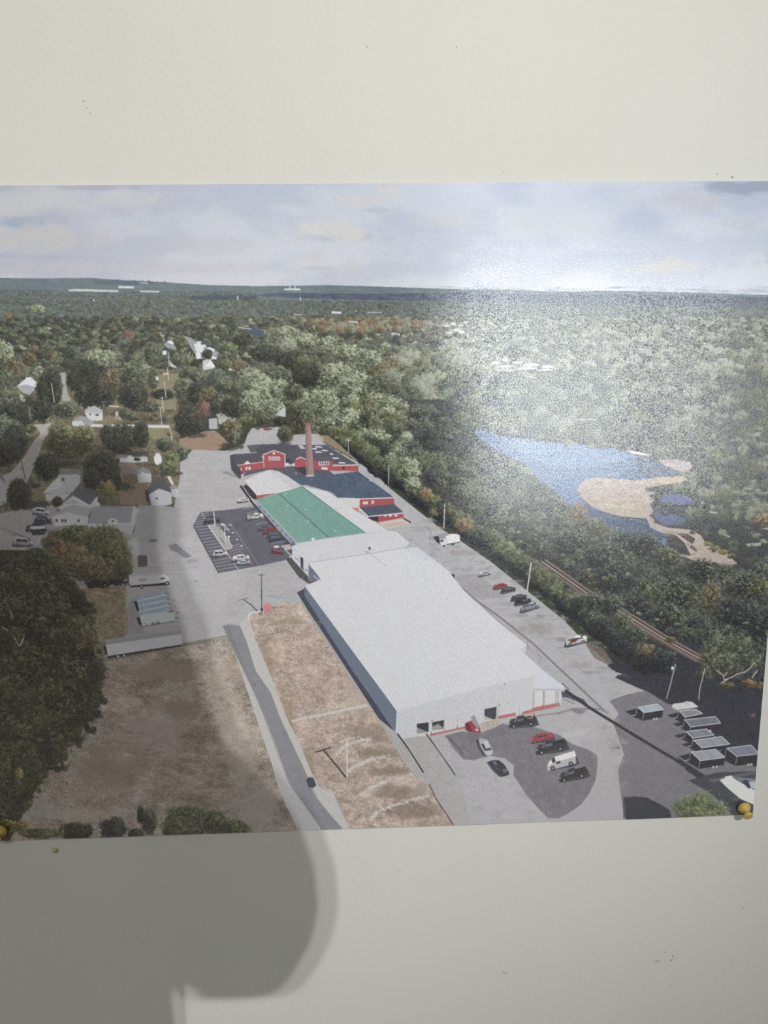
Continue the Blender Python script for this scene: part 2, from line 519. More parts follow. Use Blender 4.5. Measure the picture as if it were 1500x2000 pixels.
# houses in the clearing up the hill, seen between crowns
P_VIL = [part('printed_house', l) for l in ('grey-roofed row among trees on the hill', 'white gabled house on the wooded hill', 'pale roof by the pole line',
                                            'small white house by the pole line', 'white shed roof in the clearing')]
poly([(360, 656), (374, 660), (390, 672), (398, 674), (428, 688), (424, 700), (410, 704), (392, 700), (380, 690)], C(150, 154, 160), P_VIL[0], g=[(.2, N_FINE, 1, 1)])
for q in ([(379, 672), (392, 671), (399, 678), (396, 688), (383, 686)], [(383, 668), (392, 666), (394, 670), (385, 672)], [(397, 672), (403, 674), (402, 678), (396, 676)],
          [(408, 677), (420, 682), (418, 687), (406, 682)], [(382, 690), (391, 684), (393, 700), (384, 702)], [(414, 694), (424, 699), (423, 703), (413, 700)]):
    poly(q, C(218, 219, 222), P_VIL[0])
poly([(396, 705), (404, 702), (412, 703), (420, 714), (418, 719), (397, 724)], C(196, 197, 198), P_VIL[1])
poly([(400, 716), (412, 704), (420, 714), (418, 718)], C(228, 228, 226), P_VIL[1])
poly([(322, 672), (330, 664), (346, 672), (344, 682), (326, 680)], C(150, 156, 164), P_VIL[2])
poly([(326, 668), (334, 665), (345, 671), (343, 675)], C(226, 228, 230), P_VIL[2])
poly([(318, 686), (325, 684), (326, 693), (318, 693)], C(216, 218, 220), P_VIL[2])
poly([(331, 706), (338, 703), (348, 709), (347, 720), (334, 716)], C(206, 208, 208), P_VIL[3])
poly([(446, 718), (460, 718), (460, 723), (448, 724)], C(212, 210, 206), P_VIL[4])
poly([(423, 724), (432, 720), (436, 727), (424, 730)], C(204, 204, 200), P_VIL[4])
line([(367, 700), (372, 687)], 1.2, C(210, 210, 208)); line([(314, 648), (316, 658)], 1.2, C(200, 200, 198))

# trees on the hill between and in front of those roofs
for a in ((352, 668, 16, 15, 'olive'), (405, 692, 12, 11, 'dark'), (448, 680, 18, 14, 'bright'), (446, 702, 24, 16, 'forest'), (350, 703, 20, 16, 'forest'),
          (300, 690, 20, 26, 'forest'), (440, 712, 18, 10, 'olive'), (372, 730, 22, 16, 'forest'), (345, 728, 14, 12, 'forest'), (475, 664, 24, 14, 'dark'),
          (390, 738, 26, 18, 'forest'), (425, 735, 20, 16, 'blue'), (470, 715, 20, 14, 'autumn'), (250, 652, 13, 8, 'red'), (196, 700, 26, 18, 'light'),
          (16, 616, 9, 8, 'orange'), (6, 690, 24, 26, 'light'), (30, 720, 26, 24, 'autumn'), (58, 700, 16, 16, 'autumn'), (72, 604, 20, 9, 'light')):
    crown(*a, P_FOR)
grove([(-176, 730), (0, 730), (120, 740), (300, 745), (300, 830), (-176, 830)], 26, ['dark', 'dark', 'forest'], P_FOR, dens=1.3)
grove([(478, 720), (900, 700), (1000, 760), (1000, 830), (640, 800), (520, 770)], 27, lambda x, y: random.choice(['forest', 'forest', 'dark', 'light', 'autumn'] if x < 760 else ['pale', 'forest', 'pale', 'olive']), P_FOR, dens=1.4)
for a in ((560, 650, 34, 14, 'light'), (600, 668, 30, 18, 'light'), (555, 672, 28, 16, 'pale'), (638, 672, 26, 18, 'light'), (680, 690, 36, 22, 'light'), (720, 700, 28, 20, 'light'),
          (520, 690, 38, 20, 'dark'), (570, 705, 40, 22, 'dark'), (600, 735, 46, 26, 'dark'), (540, 735, 34, 22, 'forest'), (590, 705, 18, 12, 'olive'), (660, 735, 44, 28, 'light'),
          (488, 733, 26, 17, 'light'), (700, 760, 44, 34, 'light'), (745, 760, 40, 34, 'forest'), (790, 780, 44, 36, 'forest'), (760, 800, 24, 20, 'olive')):
    crown(*a, P_FOR)

# ------------------------------------------------------------------ right-hand woodland round the river
WOOD_R = [(1612, 740), (1000, 760), (880, 780), (640, 780), (640, 850), (720, 905), (860, 1000), (960, 1080), (1080, 1170), (1200, 1270), (1400, 1330), (1612, 1480)]
poly(WOOD_R, C(62, 66, 64), P_FOR, g=[(.16, N_FINE, 1, 1)])


def kinds_right(x, y):
    q = random.random()
    return 'pale' if q < .22 else ('forest' if q < .74 else ('olive' if q < .84 else 'shade'))


grove([(860, 740), (1612, 720), (1612, 1010), (1350, 1010), (1250, 860), (900, 845)], 15, kinds_right, P_FOR, dens=1.7, gain=.6, leaf=1, edge=.8)
for a in ((1395, 895, 16, 22, 'bright'), (1245, 815, 16, 12, 'olive'), (1490, 1015, 26, 14, 'orange')): crown(*a, P_FOR)
for pts in ([(1130, 817), (1165, 818), (1165, 821), (1132, 820)], [(1384, 998), (1402, 1000), (1400, 1003), (1386, 1002)], [(1485, 1032), (1500, 1030), (1500, 1035)],
            [(1455, 1062), (1487, 1059), (1485, 1066), (1462, 1068)], [(1478, 1082), (1488, 1081), (1486, 1084)], [(1400, 1040), (1426, 1046), (1424, 1050)]):
    poly(pts, C(176, 176, 168), None, .8)
P_RIV = part('printed_river', 'blue printed river bend in the woods')
poly([(925, 842), (932, 838), (963, 847), (1003, 856), (1040, 857), (1068, 864), (1110, 866), (1170, 872), (1206, 876), (1222, 884), (1245, 890), (1284, 902), (1340, 930), (1290, 934), (1242, 937),
      (1165, 934), (1135, 941), (1128, 956), (1140, 980), (1150, 986), (1200, 1008), (1230, 1013), (1262, 1013), (1276, 1030), (1300, 1040), (1325, 1042), (1340, 1060), (1348, 1084), (1328, 1082), (1288, 1060),
      (1250, 1048), (1180, 1030), (1120, 1000), (1085, 960), (1056, 942), (1039, 922), (1028, 908), (1000, 895), (972, 880), (935, 856)], C(100, 124, 162), P_RIV, g=[(.12, N_FINE, .7, 2.0)])
poly([(1000, 856), (1080, 866), (1206, 876), (1245, 892), (1150, 915), (1060, 905), (1010, 880)], C(118, 150, 190), P_RIV, alpha=.6)
poly([(1148, 986), (1200, 1008), (1230, 1013), (1262, 1013), (1276, 1030), (1300, 1040), (1288, 1060), (1180, 1032), (1110, 1000), (1130, 980)], C(68, 80, 112), P_RIV, alpha=.85, g=[(.1, N_FINE, .7, 2.0)])
poly([(1303, 1041), (1325, 1042), (1340, 1060), (1348, 1084), (1328, 1082), (1300, 1066)], C(70, 70, 68), P_RIV, g=[(.2, N_FINE, 1, 1)])
poly([(1240, 892), (1284, 902), (1340, 929), (1240, 934)], C(88, 100, 116), P_RIV, alpha=.8, g=[(.15, N_FINE, .7, 2.0)])
for k in range(150):
    x = random.uniform(960, 1250); y = random.uniform(858, 935)
    blob(x, y, random.uniform(8, 34), random.uniform(.8, 2.6), C(*random.choice(((142, 168, 196), (92, 110, 140), (150, 160, 168), (120, 128, 132)))), None, random.uniform(.15, .45), .9) if MOTIF[int((y - CY0) * SS), int((x - CX0) * SS)] == P_RIV else None
P_SAND = part('printed_sandbank', 'pale brown sandbank beside the printed river')
poly([(1133, 945), (1142, 937), (1165, 932), (1240, 938), (1290, 932), (1335, 929), (1346, 940), (1300, 946), (1265, 952), (1258, 958), (1280, 962), (1266, 968), (1278, 976), (1268, 984), (1276, 1000), (1266, 1006), (1276, 1014),
      (1276, 1020), (1303, 1030), (1345, 1034), (1367, 1044), (1378, 1060), (1420, 1080), (1440, 1101), (1422, 1104), (1416, 1114), (1399, 1098), (1361, 1097), (1335, 1087), (1288, 1062), (1328, 1082), (1349, 1085),
      (1336, 1060), (1318, 1044), (1290, 1040), (1270, 1030), (1262, 1012), (1230, 1010), (1200, 1006), (1160, 992), (1138, 975), (1128, 956)], C(178, 160, 148), P_SAND, g=[(.12, N_FINE, .5, 1.6), (.1, N_MID, .6, 1.4)])
poly([(1180, 980), (1240, 965), (1262, 990), (1255, 1010), (1215, 1008)], C(176, 168, 128), None, alpha=.6)
poly([(1284, 898), (1316, 897), (1347, 902), (1352, 914), (1336, 922), (1300, 910)], C(176, 160, 160), P_SAND, g=[(.12, N_FINE, .5, 1.6)])
poly([(1218, 879), (1240, 881), (1273, 888), (1262, 890), (1236, 886)], C(206, 200, 190), P_SAND)
poly([(1276, 932), (1335, 930), (1342, 940), (1290, 945)], C(196, 182, 128), None, alpha=.6)
for y, xa, xb, w in ((953, 1252, 1300, 4), (959, 1262, 1300, 3), (965, 1266, 1306, 4), (976, 1264, 1296, 4), (983, 1268, 1300, 3), (1000, 1266, 1300, 4)):
    poly([(xa, y - .5), (xb, y - w / 2), (xb + 14, y + 2), (xb, y + w / 2 + 1)], C(80, 72, 80), None, .9)
poly([(1290, 968), (1325, 964), (1350, 974), (1356, 982), (1330, 986), (1288, 980)], C(88, 100, 148), P_RIV)
poly([(1278, 1000), (1310, 1004), (1338, 1012), (1330, 1024), (1296, 1026), (1280, 1014)], C(80, 94, 132), P_RIV)
poly([(1320, 1041), (1342, 1042), (1357, 1052), (1352, 1062), (1336, 1052)], C(84, 72, 68), None, g=[(.2, N_FINE, 1, 1)])
poly([(1350, 1064), (1362, 1074), (1358, 1077), (1346, 1068)], C(96, 84, 84))
line([(1318, 1042), (1340, 1058)], 1.6, C(196, 188, 176)); line([(1346, 1074), (1350, 1084)], 1.4, C(196, 188, 176))
for x, y, r in ((1382, 1062, 8), (1396, 1070, 9), (1412, 1078, 9), (1428, 1086, 8)): crown(x, y, r * 1.3, r * .7, 'yellow', P_FOR, leaf=1)
for x, y in ((1300, 1047), (1352, 1040), (1375, 1040)): crown(x, y, 8, 4, 'olive', P_FOR, leaf=1)

for k in range(60):
    BK = [(930, 852), (972, 882), (1000, 897), (1028, 910), (1040, 924), (1057, 944), (1086, 962), (1120, 1000)]
    q = random.randrange(7); t = random.random(); x = BK[q][0] + (BK[q + 1][0] - BK[q][0]) * t; y = BK[q][1] + (BK[q + 1][1] - BK[q][1]) * t
    crown(x - 4, y + 6, random.uniform(6, 13), random.uniform(5, 9), random.choice(['forest', 'wood', 'olive', 'pale']), P_FOR, leaf=1, edge=.9, gain=.7)
for k in range(40):
    t = random.random(); x = 940 + 300 * t
    crown(x, 836 + 38 * min(1, t * 1.5) + random.uniform(-6, 0), random.uniform(6, 14), random.uniform(4, 7), random.choice(['forest', 'pale', 'wood']), P_FOR, leaf=1, edge=.9, gain=.6)
for k in range(70):
    x = random.uniform(1290, 1500); y = random.uniform(930, 1110)
    if MOTIF[int((y - CY0) * SS), int((x - CX0) * SS)] == P_FOR: crown(x, y, random.uniform(6, 14), random.uniform(4, 9), random.choice(['forest', 'wood', 'shade', 'pale']), P_FOR, leaf=1, edge=.9, gain=.7)
for k in range(200):
    x = random.uniform(1130, 1420); y = random.uniform(930, 1100)
    if MOTIF[int((y - CY0) * SS), int((x - CX0) * SS)] == P_SAND: blob(x, y, random.uniform(3, 16), random.uniform(.8, 3), C(*random.choice(((196, 180, 166), (156, 140, 124), (172, 164, 128), (146, 128, 122)))), None, .4, .9)
# woodland on the near bank
grove([(640, 770), (740, 770), (880, 820), (960, 905), (1040, 950), (1120, 1010), (1220, 1050), (1330, 1100), (1420, 1115), (1612, 1090), (1612, 1260), (1380, 1290), (1250, 1200), (1100, 1110), (960, 1020), (760, 890), (660, 830)],
      21, lambda x, y: random.choice(['forest', 'forest', 'dark', 'light', 'olive'] if x < 800 else ['forest', 'forest', 'shade', 'dark', 'wood'] if y < 1060 else ['shade', 'wood', 'wood', 'dark', 'shade']), P_FOR, dens=1.6, edge=.7, lw=1.25)
for a in ((1128, 1000, 22, 24, 'orange'), (1165, 1030, 24, 20, 'olive'), (1255, 1062, 40, 30, 'wood'), (1300, 1090, 34, 24, 'forest'), (1370, 1115, 38, 28, 'wood'), (1320, 1160, 50, 44, 'wood'),
          (1270, 1150, 36, 30, 'forest'), (1388, 1170, 26, 40, 'autumn'), (1300, 1200, 44, 30, 'wood'), (1460, 1150, 44, 34, 'wood'), (1478, 1146, 28, 20, 'olive'), (1440, 1200, 60, 40, 'shade'), (1240, 1190, 44, 40, 'shade'),
          (1200, 1130, 44, 36, 'shade'), (1170, 1090, 38, 30, 'wood'), (1110, 1060, 34, 28, 'wood'), (1490, 1220, 40, 40, 'shade'), (1400, 1250, 60, 36, 'shade')):
    crown(*a, P_FOR, edge=.7, lw=1.5, gain=.9, bias=-.06)
for k in range(420):                        # sunlit sprays on the dark trees
    x = random.uniform(960, 1500); y = 1000 + (x - 960) * .42 + random.uniform(-10, 170)
    if y > 1270 or pt_in((x, y), [(1128, 935), (1440, 935), (1440, 1110), (1288, 1062), (1150, 986)]): continue
    crown(x, y, random.uniform(2.5, 7), random.uniform(2, 5), random.choice(['light', 'forest', 'olive', 'forest']), P_FOR, leaf=1, edge=.9, bias=-.05)
# ------------------------------------------------------------------ paved yard and ground
P_YARD = part('printed_yard', 'pale grey paved yard round the printed works')
YARD = [(478, 866), (484, 848), (492, 836), (545, 834), (560, 850), (620, 846), (650, 868), (700, 895), (760, 952), (820, 1000), (858, 1030), (905, 1060), (960, 1098), (1020, 1146), (1100, 1210), (1150, 1262),
        (1190, 1296), (1215, 1306), (1260, 1330), (1340, 1380), (1420, 1440), (1612, 1560), (1612, 1664), (860, 1664), (800, 1500), (600, 1190), (500, 1205), (470, 1664), (300, 1664), (200, 1290), (196, 1284), (247, 1240),
        (248, 1142), (262, 1108), (262, 1040), (274, 990), (330, 985), (352, 945), (352, 905), (376, 878), (440, 880)]
poly(YARD, C(178, 177, 179), P_YARD, g=[(.05, N_MID, .6, 1.2), (.05, N_FINE, .6, 1.4)])
blob(395, 1120, 70, 60, C(187, 187, 190), None, .6, .9)
blob(300, 1030, 40, 40, C(160, 162, 166), None, .4, .9)
for k in range(150):                       # tyre marks and stains
    x, y = random.uniform(290, 560), random.uniform(890, 1210)
    blob(x, y, random.uniform(6, 26), random.uniform(1, 3), C(*([random.choice((160, 168, 188, 150))] * 3)), None, random.uniform(.15, .4), .9)
for k in range(150):
    t = random.random(); x = 800 + 420 * t + random.uniform(-10, 70); y = 1010 + 300 * t + random.uniform(-10, 60)
    blob(x, y, random.uniform(4, 20), random.uniform(1, 4), C(*([random.choice((128, 140, 160, 182, 150))] * 3)), None, random.uniform(.2, .5), .9)
for k in range(70):
    blob(random.uniform(760, 1060), random.uniform(1440, 1610), random.uniform(3, 16), random.uniform(1.5, 7), C(*([random.choice((150, 164, 192, 186))] * 3)), None, random.uniform(.2, .45), .9)
poly([(329, 1065), (344, 1061), (352, 1068), (375, 1086), (366, 1090), (357, 1088), (347, 1079), (334, 1074)], C(133, 133, 137), None, g=[(.08, N_FINE, 1, 1)])
blob(372, 1096, 10, 4, C(150, 150, 152), None, .7, .8); blob(384, 1135, 3, 1.5, C(110, 110, 112), None, .8, .5); blob(300, 1055, 8, 2, C(80, 80, 84), None, .8, .5)
for k in range(22): line([(270 + random.uniform(0, 60), 1040 + k * 4), (300 + random.uniform(0, 60), 1038 + k * 4 + random.uniform(-2, 2))], .8, C(150, 150, 152), None, .5)
# wheel track and joints down the right side
line([(905, 1150), (930, 1172), (975, 1204), (1040, 1256), (1110, 1322), (1180, 1388)], 4, C(120, 118, 120), None, .8)
line([(890, 1135), (960, 1200), (1000, 1236)], 1.5, C(130, 130, 132), None, .7)
line([(1020, 1208), (1090, 1268), (1150, 1322)], 1.4, C(160, 158, 156), None, .7)
line([(800, 1030), (835, 1028), (842, 1040), (838, 1060), (860, 1075)], 1.4, C(140, 138, 136), None, .7)
poly([(886, 1124), (930, 1120), (990, 1164), (940, 1172), (905, 1152)], C(146, 144, 146), None, .45, g=[(.1, N_FINE, .6, 1.5)])
for k in range(26): line([(930 + k * 5 + random.uniform(-5, 5), 1205 + k * 3.2 + random.uniform(-14, 14))] * 1 + [(936 + k * 5, 1207 + k * 3.2)], 1, C(90, 88, 88), None, .5)
# brown scrub at the yard's right edge
poly([(1140, 1252), (1170, 1262), (1205, 1284), (1230, 1298), (1195, 1302), (1160, 1285)], C(120, 108, 98), None, .8, g=[(.3, N_FINE, 1, 1.6)])
for x, y, a, b in ((1047, 1228, 30, 12), (900, 1080, 22, 6), (1130, 1300, 20, 6)): blob(x, y, a, b, C(150, 142, 136), None, .5, .9)

# ------------------------------------------------------------------ the meadows
P_FIELD = part('printed_meadow', 'brown dry meadow at the printed lower left')
poly([(196, 1288), (262, 1276), (350, 1258), (445, 1243), (452, 1256), (472, 1316), (505, 1413), (528, 1480), (548, 1544), (584, 1622), (560, 1664), (-176, 1664), (-176, 1560), (100, 1400)], C(158, 146, 134), P_FIELD,
     g=[(.42, N_FINE, .8, 1.7), (.22, N_MID, .7, 1.3), (.16, N_CLOUD, 1.5, 2.0)])
for k in range(2600):
    x = random.uniform(10, 545); y = random.uniform(1275, 1630)
    if x > 450 + (y - 1250) * .27: continue
    line([(x, y), (x + random.uniform(2, 9), y - random.uniform(-1, 4))], 1.1, C(*random.choice(((196, 182, 168), (122, 104, 92), (134, 124, 104), (206, 196, 184)))), None, .5)
for x, y, a, b, c in ((425, 1330, 26, 60, C(202, 190, 175)), (450, 1410, 26, 50, C(200, 188, 174)), (475, 1480, 26, 60, C(196, 186, 174)), (515, 1560, 26, 50, C(186, 178, 168)), (300, 1420, 60, 40, C(172, 160, 150)), (180, 1590, 110, 12, C(186, 178, 166)), (330, 1310, 70, 20, C(150, 130, 116)),  # the lit right side of the meadow, its extra brightness put into the ink
                      (220, 1500, 70, 40, C(146, 130, 116)), (460, 1300, 22, 26, C(178, 156, 136)), (350, 1380, 40, 22, C(146, 122, 104)), (500, 1590, 40, 24, C(176, 170, 164)), (80, 1580, 30, 16, C(158, 162, 158))):
    blob(x, y, a, b, c, None, .6, 1.0)
P_PATCH = part('printed_meadow', 'small rough brown-green meadow behind the printed trailers')
poly([(120, 1150), (180, 1146), (248, 1142), (246, 1176), (251, 1200), (250, 1236), (222, 1262), (204, 1284), (140, 1292), (110, 1250)], C(142, 130, 102), P_PATCH, g=[(.35, N_FINE, .7, 1.6), (.2, N_MID, .7, 1.4)])
for k in range(220):
    x = random.uniform(130, 248); y = random.uniform(1148, 1285)
    line([(x, y), (x + random.uniform(2, 7), y - random.uniform(0, 3))], 1.0, C(*random.choice(((176, 160, 134), (104, 96, 66), (120, 112, 74)))), None, .5)
for k in range(40): blob(247 + random.uniform(-4, 3), 1142 + k * 2.6, 2, 1, C(180, 172, 164), None, .7, .5)
poly([(251, 1176), (262, 1168), (280, 1224), (282, 1236), (252, 1240)], C(150, 142, 146), P_YARD, alpha=.7, g=[(.1, N_FINE, 1, 1)])
poly([(160, 1292), (204, 1283), (355, 1256), (444, 1240), (446, 1246), (356, 1262), (206, 1292), (170, 1304)], C(128, 122, 108), None, .7, g=[(.25, N_FINE, .7, 1.6)])

P_STRIP = part('printed_meadow', 'long brown mown strip beside the printed driveway')
STRIP = [(486, 1205), (529, 1186), (548, 1179), (586, 1176), (625, 1233), (708, 1358), (740, 1402), (788, 1483), (812, 1520), (836, 1531), (849, 1557), (888, 1612), (884, 1664), (690, 1664), (676, 1594), (657, 1556), (626, 1541), (609, 1509), (586, 1453),
         (561, 1403), (532, 1326), (498, 1246)]
poly(STRIP, C(184, 164, 149), P_STRIP, g=[(.34, N_FINE, .8, 1.6), (.20, N_MID, .8, 1.5), (.1, N_CLOUD, 2, 2)])
for k in range(900):
    y = random.uniform(1185, 1615); x = random.uniform(490, 870)
    if not pt_in((x, y), STRIP): continue
    line([(x, y), (x + random.uniform(-3, 5), y - random.uniform(-2, 3))], 1.1, C(*random.choice(((200, 184, 170), (132, 112, 98), (140, 126, 100), (150, 124, 112)))), None, .5)
for x, y, a, b, c in ((520, 1300, 12, 40, C(150, 132, 108)), (560, 1400, 14, 50, C(152, 134, 106)), (600, 1490, 14, 40, C(146, 126, 100)), (690, 1345, 16, 44, C(184, 166, 156)), (720, 1430, 40, 14, C(140, 126, 112)), (740, 1470, 44, 9, C(128, 116, 98)),
                      (760, 1505, 44, 9, C(134, 120, 104)), (780, 1545, 44, 10, C(132, 118, 102)), (800, 1580, 54, 14, C(130, 112, 100)), (820, 1545, 14, 20, C(172, 158, 152)), (560, 1215, 40, 6, C(150, 138, 118))):
    blob(x, y, a, b, c, None, .6, 1.0)
for R in ([(657, 1473), (666, 1462), (680, 1453), (708, 1445), (727, 1441)], [(681, 1507), (692, 1496), (708, 1490), (727, 1483), (762, 1475)], [(702, 1553), (718, 1541), (736, 1532), (753, 1525), (791, 1517)],
          [(724, 1601), (737, 1585), (766, 1573), (804, 1561), (839, 1553)]):
    for a, b in zip(R, R[1:]):
        for k in range(34):
            t = random.random()
            blob(a[0] + (b[0] - a[0]) * t + random.gauss(0, 1.2), a[1] + (b[1] - a[1]) * t + random.gauss(0, 1.6), random.uniform(1, 3), random.uniform(.8, 1.8), C(*random.choice(((204, 200, 192), (216, 212, 204), (190, 184, 176)))), None, .75, .5)
line([(570, 1408), (610, 1399), (660, 1389), (718, 1377)], 5.5, C(204, 199, 188), None, .95)
line([(588, 1178), (625, 1235), (708, 1360), (740, 1405), (788, 1485)], 2.5, C(178, 170, 160), None, .8)
for a, b in (((644, 1413), (747, 1612)), ((686, 1480), (762, 1612)), ((675, 1407), (780, 1610)), ((545, 1235), (662, 1430)), ((560, 1232), (640, 1360)), ((600, 1290), (668, 1400)), ((530, 1190), (560, 1240))):
    line([a, b], .9, C(206, 194, 180), None, .55)
line([(556, 1300), (632, 1465)], .9, C(120, 106, 96), None, .6)

# ------------------------------------------------------------------ driveway
P_VERGE = part('printed_gravel_verge', 'pale gravel verges along the printed driveway')
poly([(444, 1243), (452, 1256), (472, 1312), (504, 1413), (527, 1480), (546, 1544), (584, 1624), (600, 1664), (640, 1664), (625, 1614), (560, 1520), (500, 1360), (434, 1221)], C(191, 189, 187), P_VERGE, g=[(.08, N_FINE, 1, 1)])
poly([(468, 1215), (486, 1205), (498, 1246), (532, 1326), (561, 1403), (586, 1453), (609, 1509), (626, 1541), (650, 1544), (662, 1574), (680, 1610), (690, 1664), (660, 1664), (640, 1600), (580, 1470), (500, 1310)], C(194, 191, 187), P_VERGE, g=[(.08, N_FINE, 1, 1)])
P_DRIVE = part('printed_driveway', 'grey asphalt driveway curving to the printed lower edge')
poly([(434, 1221), (446, 1219), (468, 1221), (481, 1250), (500, 1310), (529, 1352), (548, 1403), (574, 1458), (599, 1522), (614, 1552), (640, 1584), (668, 1616), (690, 1664), (640, 1664), (625, 1614), (596, 1576), (564, 1528), (554, 1496), (535, 1444), (516, 1397),
      (490, 1339), (468, 1294)], C(138, 139, 145), P_DRIVE, g=[(.05, N_FINE, .8, 1.2), (.04, N_MID, 1, 1)])
poly([(436, 1222), (448, 1221), (458, 1250), (492, 1335), (500, 1362), (478, 1310)], C(120, 121, 126), None, .5)
poly([(590, 1565), (625, 1614), (640, 1664), (600, 1664), (566, 1540)], C(190, 190, 192), P_VERGE, .8, g=[(.06, N_FINE, 1, 1)])
line([(500, 1336), (494, 1338)], 2, C(100, 100, 104)); line([(497, 1324), (508, 1326)], 1, C(160, 160, 162))
P_DRAIN = part('printed_drain', 'dark square drain beside the printed driveway')
poly([(598, 1522), (604, 1517), (612, 1518), (618, 1533), (612, 1538), (603, 1537)], C(78, 80, 84), P_DRAIN)

# ------------------------------------------------------------------ left neighbourhood
P_LAWN = part('printed_lawn', 'olive and brown lawns between the printed houses')
poly([(-176, 800), (140, 730), (300, 720), (350, 722), (348, 770), (352, 836), (352, 930), (340, 990), (270, 985), (262, 1040), (-176, 1000)], C(112, 104, 84), P_LAWN, g=[(.3, N_FINE, 1, 1.4), (.2, N_MID, 1, 1.4)])
poly([(304, 732), (349, 729), (350, 762), (330, 775), (345, 780), (344, 800), (310, 800), (300, 765)], C(138, 132, 100), P_LAWN, g=[(.2, N_FINE, 1, 1.4)])
poly([(284, 836), (332, 832), (340, 856), (300, 858)], C(140, 136, 104), P_LAWN, g=[(.2, N_FINE, 1, 1.4)])
poly([(318, 836), (333, 836), (334, 852), (322, 850)], C(138, 110, 92), None, .7)
P_BARE = part('printed_bare_ground', 'bare brown patch of ground above the printed yard')
poly([(350, 858), (366, 852), (394, 843), (420, 840), (440, 858), (444, 872), (420, 880), (376, 878), (352, 876)], C(158, 132, 112), P_BARE, g=[(.14, N_FINE, 1, 1.4)])
poly([(228, 905), (262, 902), (268, 912), (300, 945), (290, 985), (236, 985), (230, 950)], C(150, 128, 108), P_LAWN, g=[(.3, N_FINE, 1, 1.4)])
poly([(240, 926), (268, 926), (270, 944), (240, 950)], C(112, 104, 70), None, .7, g=[(.2, N_FINE, 2, .5)])
poly([(60, 945), (120, 925), (120, 985), (66, 1000)], C(130, 122, 100), P_LAWN, g=[(.3, N_FINE, 1, 1.4)])
poly([(165, 816), (238, 812), (240, 830), (165, 832)], C(140, 128, 104), None, .8, g=[(.3, N_FINE, 1, 1.4)])
P_ROAD = part('printed_road', 'pale street winding between the printed trees')
poly([(106, 731), (128, 727), (131, 734), (129, 748), (134, 772), (142, 786), (126, 790), (118, 782), (120, 762), (112, 742)], C(166, 162, 158), P_ROAD, g=[(.15, N_FINE, 1, 1)])
P_ROAD2 = part('printed_road', 'pale street running down to the left car park')
poly([(66, 829), (108, 826), (96, 845), (84, 862), (78, 884), (70, 904), (56, 936), (40, 970), (8, 960), (0, 930), (22, 922), (50, 890), (66, 862), (80, 848), (74, 836)], C(172, 168, 164), P_ROAD2, g=[(.1, N_FINE, 1, 1)])
poly([(136, 896), (116, 886), (80, 884), (86, 878), (118, 880)], C(150, 142, 128), None, .7)
poly([(116, 915), (160, 916), (162, 926), (118, 928)], C(140, 138, 138), None, alpha=.8)
poly([(238, 912), (270, 914), (270, 925), (238, 926)], C(136, 134, 138), None, alpha=.8)
P_LOT = part('printed_car_park', 'grey car park by the printed houses at left')
poly([(-176, 1004), (0, 1003), (60, 990), (112, 985), (112, 1060), (80, 1072), (30, 1066), (0, 1078), (-176, 1090)], C(164, 162, 164), P_LOT, g=[(.08, N_FINE, 1, 1.4), (.08, N_MID, 1, 1)])
line([(0, 1030), (60, 1052)], 1, C(110, 108, 108)); line([(28, 1042), (66, 1056)], 1, C(90, 88, 88)); line([(30, 1042), (26, 1047)], 1.4, C(80, 80, 80))


def house(label, polys, name='printed_house'):
    """polys: list of (kind, colour, points); the body is the part, roof pieces its sub-parts"""
    pid = part(name, label)
    rid = part('roof', None, pid)
    for kind, col, pts in polys:
        poly(pts, C(*col), rid if kind == 'r' else pid, g=[(.05, N_FINE, 1, 1)])
    return pid


DKW = (58, 60, 68)
house('white roofed house in the dark trees at far left', [('w', (168, 170, 174), [(34, 756), (46, 752), (71, 750), (68, 762), (58, 772), (44, 766)]), ('r', (216, 218, 222), [(33, 755), (53, 737), (60, 736), (72, 746), (71, 756), (52, 751)]),
      ('w', (190, 192, 196), [(36, 768), (44, 772), (54, 780), (60, 790), (50, 788), (38, 776)])])
house('white two-storey house above the long fence', [('w', (206, 206, 206), [(166, 806), (171, 802), (186, 806), (201, 801), (201, 821), (180, 822), (171, 815)]), ('r', (178, 180, 186), [(165, 804), (172, 793), (186, 793), (200, 801), (201, 806), (186, 808), (172, 806)]),
      ('w', DKW, [(175, 808), (178, 808), (178, 811), (175, 811)]), ('w', DKW, [(187, 809), (193, 808), (193, 812), (187, 812)])])
house('white house with grey roof left of the long fence', [('w', (200, 200, 202), [(141, 824), (148, 817), (160, 822), (176, 838), (168, 838), (152, 832), (142, 832)]), ('r', (152, 154, 162), [(141, 823), (157, 812), (170, 814), (184, 826), (177, 838), (160, 822)])])
P_FENCE = part('printed_fence', 'long white fence beyond the printed conifers')
poly([(178, 828), (240, 829), (331, 830), (331, 836), (286, 835), (178, 834)], C(206, 204, 200), P_FENCE)
house('tiny white shed behind the long fence', [('w', (190, 178, 160), [(226, 809), (237, 811), (237, 819), (228, 818)]), ('r', (200, 200, 200), [(226, 804), (236, 803), (238, 811), (226, 810)]), ('w', DKW, [(230, 812), (232, 812), (232, 817), (230, 817)])], 'printed_shed')
line([(212, 793), (233, 794)], 3, C(190, 190, 192))
house('low white house with grey roof below the conifers', [('w', (202, 203, 206), [(226, 890), (245, 892), (256, 886), (264, 892), (288, 889), (289, 901), (272, 903), (250, 903), (227, 903)]), ('r', (128, 130, 138), [(225, 889), (236, 887), (248, 890), (256, 885), (262, 889), (288, 886), (288, 891), (264, 894), (256, 888), (246, 895), (226, 894)]),
      ('w', DKW, [(228, 895), (234, 895), (234, 902), (228, 902)])])
